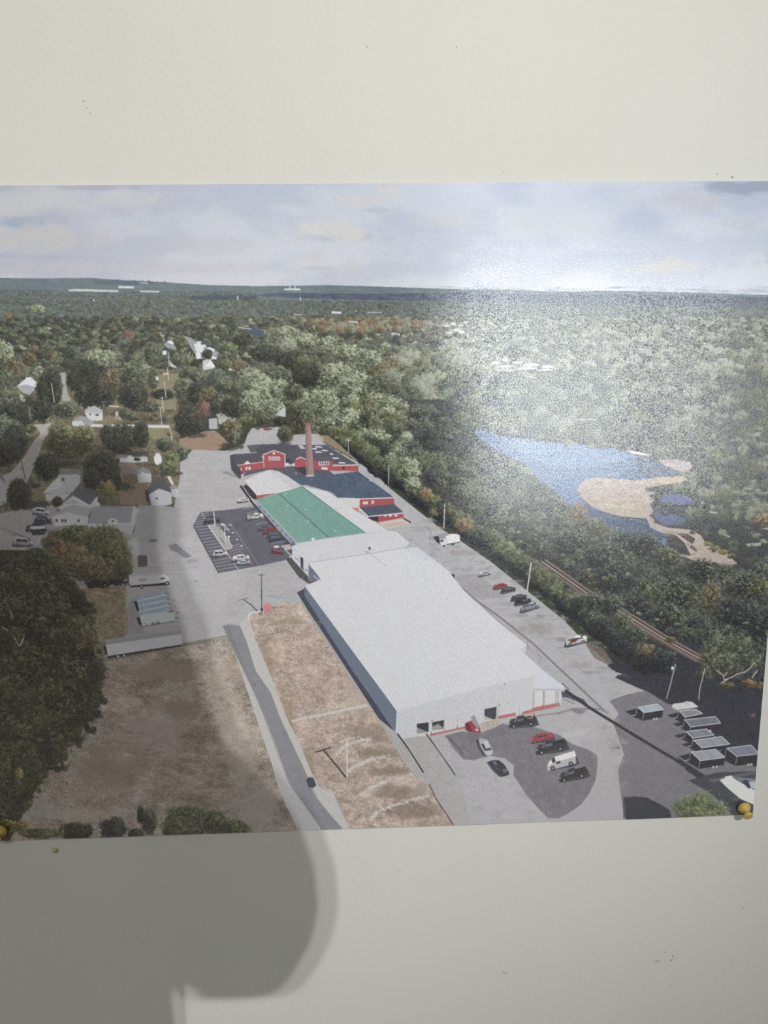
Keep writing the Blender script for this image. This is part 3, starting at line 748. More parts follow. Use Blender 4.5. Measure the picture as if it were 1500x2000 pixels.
house('small white shed left of the round bushes', [('w', (214, 215, 218), [(301, 893), (308, 885), (316, 892), (317, 905), (306, 908), (302, 903)]), ('r', (190, 192, 196), [(301, 893), (306, 884), (311, 884), (317, 893), (308, 886)])], 'printed_shed')
house('pale shed with hipped grey roof on the brown lawn', [('w', (200, 201, 204), [(268, 928), (279, 922), (296, 925), (296, 941), (272, 943)]), ('r', (146, 148, 156), [(265, 925), (275, 913), (280, 911), (294, 920), (296, 925), (280, 921), (268, 929)])], 'printed_shed')
gid = house('white house with dark gabled roof at the yard edge', [('w', (206, 207, 210), [(291, 966), (311, 954), (335, 962), (336, 984), (318, 988), (296, 987)]), ('r', (94, 95, 104), [(287, 957), (296, 944), (307, 933), (322, 938), (330, 946), (335, 962), (311, 954), (291, 966)]),
      ('w', (70, 70, 78), [(284, 956), (289, 958), (296, 987), (286, 978)]), ('w', (196, 198, 204), [(334, 953), (344, 950), (349, 958), (349, 972), (336, 970)]), ('w', (150, 152, 160), [(331, 950), (345, 948), (349, 954), (334, 957)]), ('w', DKW, [(305, 971), (308, 971), (308, 975), (305, 975)]),
      ('w', (216, 214, 208), [(326, 930), (333, 930), (341, 947), (336, 948)])])
house('white house with wide pale hipped roof', [('w', (196, 197, 200), [(88, 965), (140, 963), (124, 978), (92, 978)]), ('r', (190, 191, 195), [(84, 963), (100, 945), (118, 927), (150, 926), (158, 928), (157, 943), (141, 962), (110, 964)]), ('r', (206, 207, 210), [(84, 963), (118, 928), (122, 951)]), ('w', (110, 100, 98), [(120, 934), (126, 933), (127, 939), (121, 940)])])
house('white house with steep dark roof behind the long wing', [('w', (206, 207, 209), [(112, 991), (144, 968), (176, 985), (190, 968), (196, 988), (176, 996), (120, 996)]), ('r', (98, 100, 110), [(133, 969), (153, 952), (170, 952), (184, 957), (190, 969), (176, 986), (160, 977), (145, 967)]),
      ('r', (190, 192, 196), [(112, 992), (143, 967), (146, 969), (116, 994)]), ('w', (170, 178, 190), [(128, 983), (144, 976), (156, 982), (142, 984)])])
jid = house('white gabled front of the printed house by the car park', [('w', (204, 205, 208), [(103, 1008), (133, 1000), (174, 1010), (171, 1026), (107, 1027)]), ('r', (172, 174, 182), [(104, 1007), (126, 990), (144, 985), (181, 992), (172, 1010), (133, 1000)])])
for a in (109, 120.5, 126.5, 152): poly([(a, 1014), (a + 4, 1014), (a + 4, 1019), (a, 1019)], C(60, 64, 74), jid)
wid = house('long grey-roofed wing beside the printed yard', [('w', (188, 190, 196), [(172, 1022), (258, 1022), (258, 1046), (240, 1040), (230, 1032), (172, 1030)]), ('r', (158, 159, 168), [(181, 989), (263, 988), (258, 1023), (173, 1025)]),
      ('w', (200, 202, 208), [(263, 988), (273, 996), (262, 1030), (256, 1046), (256, 1024)]), ('w', (212, 214, 218), [(211, 1016), (220, 1011), (231, 1017), (230, 1022), (212, 1022)]), ('w', DKW, [(219, 1016), (223, 1016), (223, 1019), (219, 1019)]), ('w', (150, 152, 158), [(268, 1004), (271, 998), (266, 1018)])])
line([(173, 1024), (258, 1022)], 2, C(222, 223, 226), wid); line([(262, 988), (257, 1023)], 2, C(214, 216, 220), wid)
house('grey gable end cut by the left edge', [('w', (172, 174, 176), [(-60, 930), (0, 927), (13, 950), (13, 982), (0, 988), (-60, 990)]), ('r', (120, 122, 128), [(-60, 915), (4, 922), (13, 948), (0, 932), (-60, 932)])])
house('grey-green house with low roof above the bare patch', [('w', (176, 178, 164), [(426, 818), (450, 813), (461, 816), (460, 828), (440, 830), (427, 828)]), ('r', (158, 164, 160), [(420, 807), (428, 805), (441, 803), (461, 814), (448, 813), (427, 818)]), ('w', (176, 178, 182), [(408, 818), (424, 816), (426, 838), (409, 838)]),
      ('w', DKW, [(445, 818), (449, 818), (449, 822), (445, 822)])])

P_TREE = {}


def tree(cx, cy, rx, ry, kind, label):
    k = (kind, label)
    if k not in P_TREE: P_TREE[k] = part('printed_tree', label)
    crown(cx, cy, rx, ry, kind, P_TREE[k])


# tree shade on the lawns, then trees
for a in ((330, 925, 26, 4), (240, 950, 20, 8), (60, 985, 40, 8), (380, 848, 24, 6), (452, 872, 20, 6), (270, 886, 24, 5), (120, 905, 40, 6), (555, 866, 10, 3)):
    blob(*a, C(62, 62, 56), None, .8, .5)
bg = [(-40, 780, 60, 60, 'dark'), (10, 790, 40, 40, 'forest'), (96, 762, 28, 44, 'dark'), (105, 740, 16, 26, 'dark'), (150, 742, 22, 26, 'dark'), (185, 730, 36, 32, 'dark'), (205, 700, 26, 18, 'light'), (175, 772, 30, 28, 'dark'), (200, 764, 34, 32, 'dark'), (226, 745, 34, 30, 'autumn'),
      (262, 738, 32, 36, 'forest'), (262, 775, 34, 30, 'dark'), (300, 740, 12, 24, 'forest'), (244, 808, 14, 12, 'forest'), (260, 814, 18, 10, 'forest'), (292, 795, 26, 12, 'forest'), (300, 815, 40, 9, 'autumn'), (318, 770, 26, 12, 'dark'), (322, 818, 10, 8, 'forest'), (360, 760, 24, 26, 'forest'),
      (372, 782, 22, 22, 'forest'), (388, 770, 26, 28, 'dark'), (410, 775, 24, 24, 'autumn'), (432, 786, 26, 26, 'forest'), (455, 795, 24, 24, 'dark'), (440, 752, 26, 20, 'forest'), (470, 760, 22, 20, 'forest'), (422, 800, 12, 10, 'dark'), (500, 748, 34, 24, 'light'), (520, 775, 40, 34, 'light'), (490, 790, 26, 30, 'light'),
      (535, 800, 26, 26, 'light'), (515, 815, 28, 20, 'forest'), (480, 822, 22, 12, 'olive'), (545, 760, 24, 22, 'light'), (575, 765, 24, 20, 'forest'), (60, 800, 24, 30, 'dark'), (85, 800, 24, 26, 'dark'), (30, 815, 40, 34, 'dark'), (130, 800, 30, 19, 'forest'),
      (0, 850, 52, 44, 'forest'), (30, 860, 28, 40, 'dark'), (-20, 890, 60, 30, 'dark'), (15, 882, 36, 26, 'dark'), (60, 838, 14, 10, 'olive'), (548, 822, 18, 10, 'dark'), (590, 838, 30, 10, 'olive')]
for a in bg: crown(*a, P_FOR)
P_WIL = None
house('pale house half hidden by trees above the yard', [('w', (190, 190, 192), [(541, 808), (553, 796), (558, 798), (558, 814), (543, 812)])])
for a in ((135, 866, 52, 36, 'olive', 'broad olive tree beside the printed street'), (118, 842, 26, 20, 'olive', 'broad olive tree beside the printed street'), (165, 858, 26, 30, 'olive', 'broad olive tree beside the printed street'),
          (236, 858, 40, 36, 'dark', 'dark round tree behind the low white house'), (208, 850, 14, 24, 'dark', 'dark round tree behind the low white house'), (276, 848, 18, 30, 'dark', 'dark cone-shaped tree at the fence end'),
          (200, 918, 38, 40, 'dark', 'big dark tree right of the pale hipped roof'), (180, 935, 22, 24, 'dark', 'big dark tree right of the pale hipped roof'), (226, 938, 14, 22, 'dark', 'big dark tree right of the pale hipped roof'), (92, 912, 28, 30, 'dark', 'dark tree below the printed street'),
          (38, 965, 27, 36, 'dark', 'dark conifer by the printed car park'), (112, 980, 12, 12, 'dark', None), (211, 958, 20, 24, 'yellow', 'yellowing tree behind the long wing'), (203, 976, 12, 9, 'autumn', None), (70, 945, 12, 10, 'forest', None),
          (322, 868, 20, 17, 'forest', 'green round bush cluster by the yard corner'), (352, 886, 19, 17, 'forest', 'green round bush cluster by the yard corner'), (336, 896, 18, 15, 'bright', 'bright round bush by the yard corner'), (329, 913, 21, 16, 'bright', 'bright round bush by the yard corner'),
          (366, 822, 30, 32, 'dark', 'large dark round tree above the bare patch'), (385, 835, 18, 14, 'dark', 'large dark round tree above the bare patch'), (397, 799, 17, 17, 'red', 'reddish tree above the bare patch'), (450, 838, 26, 20, 'autumn', 'thin leaning tree on the bare patch'), (458, 856, 12, 14, 'forest', None),
          (558, 848, 18, 19, 'forest', 'small round tree behind the red mill'), (618, 806, 48, 44, 'light', 'huge pale-green tree behind the chimney'), (632, 790, 36, 30, 'light', 'huge pale-green tree behind the chimney'), (590, 815, 24, 34, 'forest', 'huge pale-green tree behind the chimney'), (268, 897, 8, 4, 'shade', None), (331, 848, 5, 5, 'autumn', None)):
    if a[5] is None: crown(*a[:5], P_FOR)
    else: tree(*a)
for a, b in (((458, 868), (460, 850)), ((460, 850), (452, 838)), ((430, 850), (446, 866)), ((422, 876), (430, 882))): line([a, b], 1.5, C(150, 140, 126))
blob(520, 838, 5, 2.5, C(150, 70, 70), part('printed_tractor', 'small red vehicle at the back of the yard'), 1, .3, .3); blob(514, 834, 4, 2, C(80, 80, 84), None, 1, .3); blob(528, 838, 6, 2, C(74, 76, 80), None, .9, .3); blob(504, 836, 4, 3, C(86, 80, 78), None, .9, .3)

# ------------------------------------------------------------------ big trees at the lower left
P_COPSE = part('printed_copse', 'dark mass of trees down the left edge', kind='stuff')
poly([(-176, 1070), (70, 1075), (150, 1150), (180, 1230), (190, 1320), (160, 1420), (100, 1490), (60, 1560), (20, 1640), (-176, 1640)], C(44, 46, 40), P_COPSE, g=[(.16, N_FINE, 1, 1)])
P_MAPLE = part('printed_tree', 'broad autumn-tinted trees beside the grey-roofed wing')
for a in ((115, 1060, 36, 30, 'autumn'), (150, 1046, 36, 24, 'olive'), (205, 1060, 48, 40, 'olive'), (130, 1090, 44, 36, 'orange'), (165, 1105, 44, 36, 'autumn'), (222, 1090, 40, 46, 'olive'), (195, 1115, 46, 30, 'autumn'), (240, 1110, 22, 28, 'autumn')):
    k = a[4]
    kk = GREENS[k] if k != 'orange' else (C(48, 42, 34), C(112, 90, 60), C(158, 128, 86))
    crown(*a[:4], kk, P_MAPLE)
blob(190, 1140, 24, 8, C(36, 36, 40), P_MAPLE, 1, .4); blob(232, 1136, 20, 6, C(44, 44, 42), P_MAPLE, 1, .4)
COPSE = (C(20, 23, 22), C(54, 59, 46), C(118, 124, 92))
cop = [(-120, 1110, 90, 70), (-40, 1105, 60, 40), (20, 1110, 60, 36), (70, 1110, 50, 40), (105, 1130, 36, 34), (30, 1150, 60, 44), (90, 1170, 46, 44), (-20, 1190, 70, 50), (50, 1210, 60, 44), (115, 1210, 36, 40), (90, 1260, 50, 40), (10, 1260, 60, 44),
       (130, 1255, 26, 36), (60, 1310, 70, 50), (130, 1320, 60, 42), (170, 1340, 36, 34), (-30, 1330, 80, 60), (20, 1370, 70, 50), (110, 1375, 66, 46), (165, 1385, 34, 32), (70, 1430, 70, 44), (0, 1440, 70, 50), (125, 1430, 46, 42), (35, 1490, 56, 44), (-40, 1500, 70, 60),
       (115, 1470, 22, 30), (60, 1510, 34, 30), (10, 1545, 50, 40), (35, 1570, 26, 24), (-20, 1600, 50, 40)]
for x, y, a, b in cop:
    crown(x, y, a, b, COPSE, P_COPSE, edge=.75, gain=1.05, bias=random.uniform(-.14, -.02), lw=1.25, leaf=random.choice((2, 3)))
EDGE_C = [(70, 1078), (110, 1100), (150, 1150), (172, 1190), (182, 1230), (190, 1290), (200, 1330), (186, 1380), (160, 1420), (118, 1470), (84, 1520), (60, 1560), (34, 1600)]
for k in range(150):
    q = random.randrange(len(EDGE_C) - 1); t = random.random()
    crown(EDGE_C[q][0] + (EDGE_C[q + 1][0] - EDGE_C[q][0]) * t + random.gauss(-3, 5), EDGE_C[q][1] + (EDGE_C[q + 1][1] - EDGE_C[q][1]) * t + random.gauss(0, 5), random.uniform(6, 15), random.uniform(5, 12), COPSE, P_COPSE, leaf=2, edge=.9, bias=random.uniform(-.15, .05))
for k in range(260):                       # sprays that catch the light, ragged outline
    x, y, a, b = random.choice(cop); t = random.uniform(0, 6.28); q = random.uniform(.3, .98)
    crown(x + a * q * math.cos(t), y + b * q * math.sin(t), random.uniform(5, 14), random.uniform(4, 10), random.choice([COPSE, COPSE, 'dark', 'olive']), P_COPSE, leaf=2, edge=.9, bias=random.uniform(-.2, .08))
for x, y, a, b in ((175, 1425, 14, 8), (150, 1408, 16, 8), (90, 1468, 12, 8), (190, 1395, 10, 8), (155, 1362, 12, 8), (40, 1555, 24, 8), (120, 1500, 14, 6), (64, 1240, 16, 10), (100, 1296, 18, 8)):
    blob(x, y, a, b, C(36, 38, 42), P_COPSE, .85, .6)
for a in ((155, 1235, 30, 32, 'olive'), (150, 1215, 22, 18, 'olive'), (175, 1250, 16, 22, 'autumn')): crown(*a, P_COPSE)
crown(158, 1262, 9, 9, 'yellow', P_COPSE); crown(38, 1510, 9, 14, 'yellow', P_COPSE); crown(30, 1612, 34, 14, 'yellow', P_COPSE, bias=-.1)
for q in ([(28, 1242), (30, 1248), (39, 1262), (46, 1252), (48, 1238)], [(39, 1262), (40, 1258), (46, 1246)], [(5, 1224), (15, 1231)], [(20, 1190), (26, 1210)]): line(q, 1.6, C(172, 166, 150))
P_BUSH = [part('printed_bush', l) for l in ('dark bushes along the bottom edge beside the left pin', 'dark pointed conifer on the bottom edge', 'pale narrow conifer on the bottom edge', 'broad green bush on the bottom edge')]
for a, p in (((150, 1622, 40, 20, 'dark'), 0), ((80, 1626, 50, 12, 'olive'), 0), ((222, 1618, 30, 27, 'shade'), 1), ((266, 1628, 18, 14, 'shade'), 1), ((292, 1602, 17, 30, 'forest'), 2), ((275, 1590, 8, 20, 'dark'), 2), ((368, 1604, 56, 36, 'forest'), 3), ((352, 1620, 40, 30, 'forest'), 3),
             ((422, 1606, 28, 28, 'forest'), 3), ((462, 1616, 30, 18, 'olive'), 3), ((438, 1622, 6, 20, 'shade'), 3)):
    crown(*a, P_BUSH[p])
# ------------------------------------------------------------------ the works: mill, sheds, warehouse
P_MILL = part('printed_mill', 'red mill with dark roofs and white windows')
S_MR = part('roof', 'dark slate-grey roof', P_MILL); S_MW = part('window', 'white window', P_MILL); S_SK = part('skylight', 'white skylight strip', P_MILL)
RED, REDD = C(176, 84, 90), C(150, 72, 80)
WHT = C(224, 222, 222)
poly([(482, 870), (500, 868), (535, 867), (590, 869), (637, 869), (700, 908), (650, 907), (600, 902), (556, 905), (520, 892)], C(86, 90, 102), S_MR, g=[(.10, N_FINE, .8, 1.6)])
poly([(541, 869), (560, 868), (580, 873), (556, 884)], C(74, 82, 90), None, .5)
poly([(482, 870), (500, 868), (512, 880), (490, 884)], C(92, 94, 104), None)
for x0, x1, y in ((583, 592, 871), (586, 596, 874.5), (615, 629, 872.5), (610, 619, 876), (628, 640, 879.5), (615, 628, 882.5), (644, 651, 886.5), (649, 662, 894.5), (661, 674, 903.5)):
    poly([(x0, y - 1.2), (x1, y - .6), (x1 + .8, y + 1.5), (x0 + .8, y + 1.3)], C(220, 222, 228), S_SK)
# front of the mill: dark lower roof, red walls
poly([(476, 930), (480, 918), (545, 912), (580, 910), (640, 915), (655, 930), (640, 935), (590, 948), (544, 920), (526, 917)], C(92, 93, 104), S_MR, g=[(.08, N_FINE, 1, 1)])
poly([(608, 899), (650, 901), (651, 909), (700, 907), (700, 920), (636, 919), (600, 914), (580, 912)], RED, P_MILL)
poly([(649, 908), (700, 906.5), (700, 909), (650, 910.5)], C(206, 198, 200), P_MILL)
poly([(574, 911), (576, 900), (587, 893), (596, 897), (596, 912), (585, 914)], RED, P_MILL)
line([(578, 897), (587, 892.5), (597, 897)], 1.6, WHT, P_MILL)
poly([(618, 898), (622, 894), (628, 893), (644, 893), (650, 900), (618, 902)], C(94, 95, 106), S_MR)
poly([(622, 901.5), (643, 901), (643, 908.5), (623, 909)], C(214, 212, 216), S_MW)
for k in range(4): poly([(624.5 + k * 4.6, 902.6), (627.6 + k * 4.6, 902.5), (627.6 + k * 4.6, 907.4), (624.5 + k * 4.6, 907.5)], C(120, 96, 110), S_MW)
poly([(628, 912), (640, 912.4), (640, 917.5), (628, 917)], C(214, 212, 216), S_MW)
poly([(669, 912), (673, 912), (673, 916), (669, 916)], C(60, 44, 50), P_MILL)
# left wing
poly([(449, 890), (456, 887), (464, 908), (478, 921), (470, 935), (466, 934), (452, 917)], C(74, 76, 88), P_MILL)
poly([(455, 887), (506, 884), (515, 899), (508, 903), (463, 908)], C(84, 86, 98), S_MR, g=[(.06, N_FINE, 1, 1)])
poly([(464, 908), (480, 905), (515, 901), (518, 914), (500, 917), (482, 920), (474, 924)], RED, P_MILL)
line([(463, 908.5), (515, 902)], 1.2, C(214, 206, 208), P_MILL)
poly([(478, 904), (483, 900), (488, 903), (488, 906), (479, 907)], C(226, 226, 228), S_MW)
poly([(480, 912), (489, 911), (490, 917), (480, 918)], C(220, 218, 220), S_MW); poly([(483, 913), (485.5, 912.7), (485.5, 917), (483, 917)], C(120, 70, 80), P_MILL)
poly([(470, 913), (473, 914), (473, 920), (470, 919)], C(170, 170, 178), S_MW); poly([(471, 926), (475, 926), (475, 933), (472, 934)], C(196, 196, 200), S_MW)
# central gable
poly([(498, 879), (508, 871), (515, 867), (538, 869), (556, 886), (535, 879), (515, 887), (510, 893)], C(82, 84, 96), S_MR, g=[(.06, N_FINE, 1, 1)])
poly([(515, 887), (535, 880), (556, 887), (557, 912), (540, 914), (516, 915)], RED, P_MILL)
line([(514, 888), (535, 879.6), (556.5, 887), (557, 912)], 1.6, WHT, P_MILL); line([(515, 888), (516, 914)], 1.2, C(214, 200, 204), P_MILL)
for k in range(4):
    x = 524.3 + k * 6.1
    poly([(x, 891.6), (x + 4.6, 891.4), (x + 4.8, 899), (x + .2, 899.2)], C(232, 230, 230), S_MW); poly([(x + 1.1, 893), (x + 3.6, 892.9), (x + 3.7, 898), (x + 1.2, 898.1)], C(150, 140, 150), S_MW)
poly([(533, 883), (537, 883), (537, 887), (533, 887)], C(232, 230, 230), S_MW)
poly([(557, 897), (566, 895), (574, 905), (562, 906)], C(62, 66, 80), S_MR)
for a in ((558, 904, 6, 5), (572, 905, 4, 5)): poly([(a[0], a[1]), (a[0] + a[2], a[1]), (a[0] + a[2], a[1] + a[3]), (a[0], a[1] + a[3])], C(222, 220, 222), S_MW)
poly([(574, 914), (596, 911), (600, 929), (592, 926)], C(58, 60, 72), None, .85)
line([(575, 932.5), (655, 929)], 2.2, C(224, 224, 226), S_MR)
line([(578, 922), (579, 927)], 1.2, C(210, 210, 214)); line([(481, 870), (481, 884)], 1, C(190, 190, 194))
for k in range(5): blob(440 + k * 5, 922 + k * 2, 4, 1.6, C(120, 118, 122), None, .6, .6)

P_BLUE = part('printed_flat_building', 'long flat building with blue-black roof and red wall')
S_BR = part('roof', 'blue-black roof', P_BLUE)
poly([(660, 974), (703, 972), (703, 992), (716, 1000), (688, 994), (660, 978)], C(210, 208, 204), P_BLUE)
poly([(703, 975), (769, 971), (770, 984), (702, 992)], RED, P_BLUE)
for x0, y0, x1, y1 in ((709, 979.5, 718.5, 985), (725.5, 978, 730.5, 984)):
    poly([(x0, y0), (x1, y0 - .5), (x1, y1 - .5), (x0, y1)], WHT, P_BLUE)
line([(713.5, 979.5), (713.5, 985)], 1.4, C(150, 110, 118), P_BLUE); poly([(727, 980), (729, 980), (729, 982.6), (727, 982.6)], C(170, 120, 128), P_BLUE)
poly([(688, 992), (700, 991), (702, 1000), (694, 998)], C(200, 130, 130), P_BLUE)
poly([(548, 922), (600, 930), (655, 926), (700, 920), (771, 971), (740, 973), (706, 974), (660, 972), (648, 962), (640, 959), (598, 947), (586, 946), (568, 932)], C(84, 98, 120), S_BR, g=[(.12, N_FINE, 1.0, 1.6), (.08, N_MID, 1, 1)])
line([(700, 920), (771, 971)], 1.3, C(190, 194, 200), S_BR); line([(660, 972.6), (706, 974.2), (771, 971.6)], 2, C(216, 216, 216), S_BR)
for k in range(5): line([(610 + k * 26, 932 - k * 2), (668 + k * 24, 970)], .7, C(70, 84, 106), None, .5)
line([(722, 940), (724, 937), (727, 939)], 1.4, C(214, 214, 216)); line([(750, 944), (762, 952)], 1.6, C(90, 96, 104))
S_BP = part('porch_roof', 'lower dark porch roof', P_BLUE)
poly([(718, 1008), (740, 1006), (788, 1002), (788, 1011), (739, 1020), (720, 1014)], RED, P_BLUE)
poly([(719, 1009), (739, 1008), (739, 1019), (722, 1014)], C(70, 58, 66), P_BLUE)
poly([(701, 991), (770, 984), (788, 1000.5), (719, 1008)], C(82, 90, 108), S_BP, g=[(.10, N_FINE, 1, 1)])
line([(702, 992), (719, 1008.6), (788.5, 1001.6)], 1.8, C(226, 226, 226), S_BP)
for x in (750, 760, 771): poly([(x, 1005), (x + 5, 1004.5), (x + 5, 1008), (x, 1008.5)], WHT, P_BLUE)
poly([(739, 1020), (787, 1011), (806, 1020), (770, 1030), (748, 1028)], C(204, 192, 180), None, g=[(.05, N_FINE, 1, 1)])
for y in (1022, 1025): line([(752, y + 2), (790, y - 2.4)], 1.0, C(196, 130, 128))
poly([(787, 1010), (803, 1019), (802, 1022), (787, 1013)], C(96, 66, 66), P_BLUE)

P_CH = part('printed_chimney', 'tall tapering brick chimney')
S_CC = part('chimney_cap', 'darker chimney rim', P_CH)
poly([(596.5, 826), (606.5, 826), (613.5, 929), (598.5, 930)], C(168, 134, 132), P_CH, g=[(.05, N_FINE, 1.6, 2.5)])
poly([(596.5, 826), (601, 826), (604, 930), (598.5, 930)], C(138, 112, 114), None, .8)
for y in range(836, 929, 3): line([(597 + (y - 826) * .018, y), (606.5 + (y - 826) * .068, y)], .5, C(140, 110, 108), None, .35)
poly([(595.5, 824.5), (607, 824.5), (607.5, 831), (596, 831)], C(150, 104, 106), S_CC)
line([(597, 825), (606.5, 825)], 1.4, C(80, 62, 66), S_CC)
poly([(598, 927), (613.5, 927), (614, 930), (598, 931)], C(226, 224, 220), P_CH, .6)

P_WS = part('printed_shed_building', 'small white-roofed shed building with red end wall')
S_WR = part('roof', 'white roof', P_WS)
poly([(471, 950), (482, 946), (501, 965), (502, 976), (494, 974)], C(64, 60, 70), P_WS)
poly([(501, 966), (531, 962), (545, 960), (503, 975)], C(178, 92, 94), P_WS)
poly([(478, 938), (504, 926), (528, 917), (545, 921), (562, 930), (576, 940), (587, 949), (574, 955), (544, 962), (501, 967)], C(210, 210, 212), S_WR, g=[(.03, N_MID, 1, 1)])
poly([(528, 917), (545, 921), (587, 949), (574, 955)], C(198, 199, 203), S_WR, .8); line([(528, 918), (574, 954)], .8, C(180, 182, 188))
line([(501, 967), (545, 960), (574, 954)], 1.2, C(228, 228, 230), S_WR)
line([(470, 948), (496, 985), (500, 990)], 5, C(60, 58, 68)); line([(472, 946), (498, 984)], 1.3, C(210, 210, 214))

P_GR = part('printed_long_building', 'long building with green metal roof')
S_GR = part('roof', 'green ribbed roof', P_GR); S_GW = part('roof', 'white far slope of the roof', P_GR)
poly([(499, 976), (503, 977), (582, 1058), (572, 1068), (556, 1046), (505, 990)], C(140, 158, 172), P_GR)
poly([(494, 984), (500, 986), (572, 1066), (571, 1082), (556, 1062), (505, 1000)], C(70, 74, 90), None)
line([(497, 992), (535, 1036), (556, 1062)], 1.6, C(206, 206, 210))
for k in range(9):
    t = k / 8.0; x = 507 + 68 * t; y = 988 + 72 * t
    poly([(x, y), (x + 2.2, y + 1.6), (x + 2.2, y + 5), (x, y + 3.4)], C(62, 74, 96), P_GR)
poly([(592, 950), (640, 960), (659, 973), (688, 993), (732, 1019), (760, 1038), (740, 1044), (713, 1042)], C(211, 211, 214), S_GW, g=[(.02, N_MID, 1, 1)])
GREEN = [(500, 976), (544, 963), (574, 954), (590, 949.5), (650, 996), (714, 1041), (646, 1051), (581, 1060), (540, 1018)]
poly(GREEN, C(120, 166, 152), S_GR, g=[(.05, N_MID, 1, 1), (.03, N_FINE, 1, 1)])
for k in range(64):                                  # standing seams, both slopes
    t = k / 64.0
    a0, a1 = (500 + 81 * t, 976 + 84 * t), (545 + 99 * t, 964 + 87 * t)
    line([a0, a1], .7, C(150, 190, 178) if k % 2 else C(98, 144, 132), None, .45)
    b0, b1 = (545 + 99 * t, 964 + 87 * t), (590 + 124 * t, 950 + 91 * t)
    line([b0, b1], .6, C(104, 152, 140), None, .25)
line([(545, 964), (644, 1051)], 1.6, C(78, 112, 108), S_GR); line([(590, 950), (714, 1041)], 1.4, C(62, 118, 104), S_GR)
line([(500, 976), (540, 1018), (581, 1060)], 1, C(196, 210, 206), S_GR)
for x, y in ((558, 966), (562, 989), (596, 997), (655, 1038), (602, 1020)): line([(x, y), (x + .6, y - 4)], 1.3, C(226, 230, 228))
poly([(608, 1050), (614, 1050), (615, 1056), (609, 1057)], C(214, 216, 214), S_GR)
line([(572, 1058), (574, 1066)], 2.4, C(56, 60, 74))

P_ANX = part('printed_annex', 'white gabled annex between green roof and warehouse')
S_AR = part('roof', 'white annex roof', P_ANX)
poly([(554, 1086), (571, 1090), (602, 1126), (604, 1136), (628, 1130), (604, 1140), (585, 1128), (570, 1108)], C(84, 84, 84), None, g=[(.2, N_FINE, 1, 1)])
poly([(602, 1102), (628, 1131), (604, 1137)], C(112, 118, 134), P_ANX)
for k in range(3): poly([(613 + k * 4, 1122 + k * 3), (615 + k * 4, 1124 + k * 3), (615 + k * 4, 1128 + k * 3), (613 + k * 4, 1127 + k * 3)], C(200, 204, 212), P_ANX)
poly([(570, 1066), (585, 1061.5), (603, 1097), (602, 1125), (571, 1091)], C(204, 207, 212), P_ANX)
line([(571, 1091), (602, 1125)], 1, C(180, 182, 186))
poly([(586.5, 1087), (592.5, 1090), (592.8, 1113), (587.5, 1108)], C(70, 74, 86), P_ANX)
for x, y in ((577, 1087), (580, 1090), (583, 1093), (596, 1110), (598, 1112)): poly([(x, y), (x + 1.6, y + 1.2), (x + 1.6, y + 4), (x, y + 3)], C(90, 96, 108), P_ANX)
poly([(574, 1062), (646, 1050), (713, 1041), (760, 1037), (774, 1038), (800, 1060), (788, 1071), (722, 1081), (603, 1098), (585, 1062)], C(209, 209, 213), S_AR, g=[(.02, N_MID, 1, 1)])
poly([(603, 1098), (722, 1081), (788, 1071), (815, 1068), (850, 1094), (880, 1118), (760, 1118), (628, 1133)], C(214, 215, 217), S_AR)
line([(603, 1098), (722, 1081), (788, 1070)], 1.2, C(172, 173, 178)); line([(722, 1081), (754, 1105)], 1.2, C(182, 183, 188)); line([(603, 1097), (628, 1132)], 1.2, C(232, 232, 234))
poly([(788, 1071), (815, 1068), (850, 1094), (830, 1096)], C(205, 207, 215), None, .8); line([(806, 1104), (830, 1104)], 1, C(194, 196, 200))
line([(574, 1062), (646, 1050), (714, 1041), (772, 1036)], 1, C(188, 190, 194))
S_VENT = part('roof_vent', 'dark roof vent', P_ANX)
poly([(719.5, 1068), (724, 1068), (723.5, 1074), (720, 1074)], C(82, 82, 88), S_VENT); poly([(720, 1073), (724, 1074), (722.5, 1081), (719, 1080)], C(196, 198, 200), S_VENT); line([(714, 1076), (719, 1080)], 2.4, C(150, 150, 156))
poly([(877, 1122), (882, 1120), (888, 1122), (887, 1132), (879, 1133)], C(60, 64, 66), part('printed_machine', 'dark machine at the warehouse corner')); poly([(884, 1134), (900, 1148), (904, 1152), (897, 1152)], C(228, 228, 230))
line([(880, 1124), (885, 1131)], 1.4, C(200, 204, 204))
for x, y in ((556, 1100), (560, 1106), (590, 1128)): line([(x, y), (x, y + 3)], 1.4, C(190, 192, 196))

P_WH = part('printed_warehouse', 'huge white flat-gabled warehouse')
S_WH = part('roof', 'white warehouse roof', P_WH); S_SW = part('side_wall', 'shaded blue-grey side wall', P_WH); S_DOS = [part('loading_door', l, P_WH) for l in ('dark open loading door at the left corner', 'second dark loading door from the left corner', 'tall dark loading door beside the dumpster')]; S_FDS = [part('foundation', 'red foundation strip', P_WH) for _ in range(4)]
poly([(580, 1157), (595, 1149), (596, 1165), (700, 1325), (772, 1429), (760, 1426), (740, 1403), (686, 1320), (630, 1234), (601, 1191)], C(76, 80, 94), None, g=[(.06, N_FINE, 1, 1)])
line([(620, 1225), (627, 1216)], 1, C(150, 152, 158))
poly([(595, 1144), (775, 1388), (772.5, 1428), (690, 1312), (595, 1164)], C(112, 122, 140), S_SW, g=[(.05, N_FINE, 2.0, .6)])
for k in range(36):
    t = k / 36.0; line([(595 + 179 * t, 1145 + 243 * t), (595 + 177 * t, 1164 + 263 * t)], .6, C(98, 108, 128), None, .35)
WALLF = [(774.5, 1388), (808, 1378), (860, 1364), (942, 1342), (1000, 1328), (1044, 1319), (1044, 1345), (1099, 1346), (1095, 1377), (1040, 1388), (974, 1404), (910, 1420), (840, 1436), (812, 1438), (785, 1443), (772.5, 1428)]
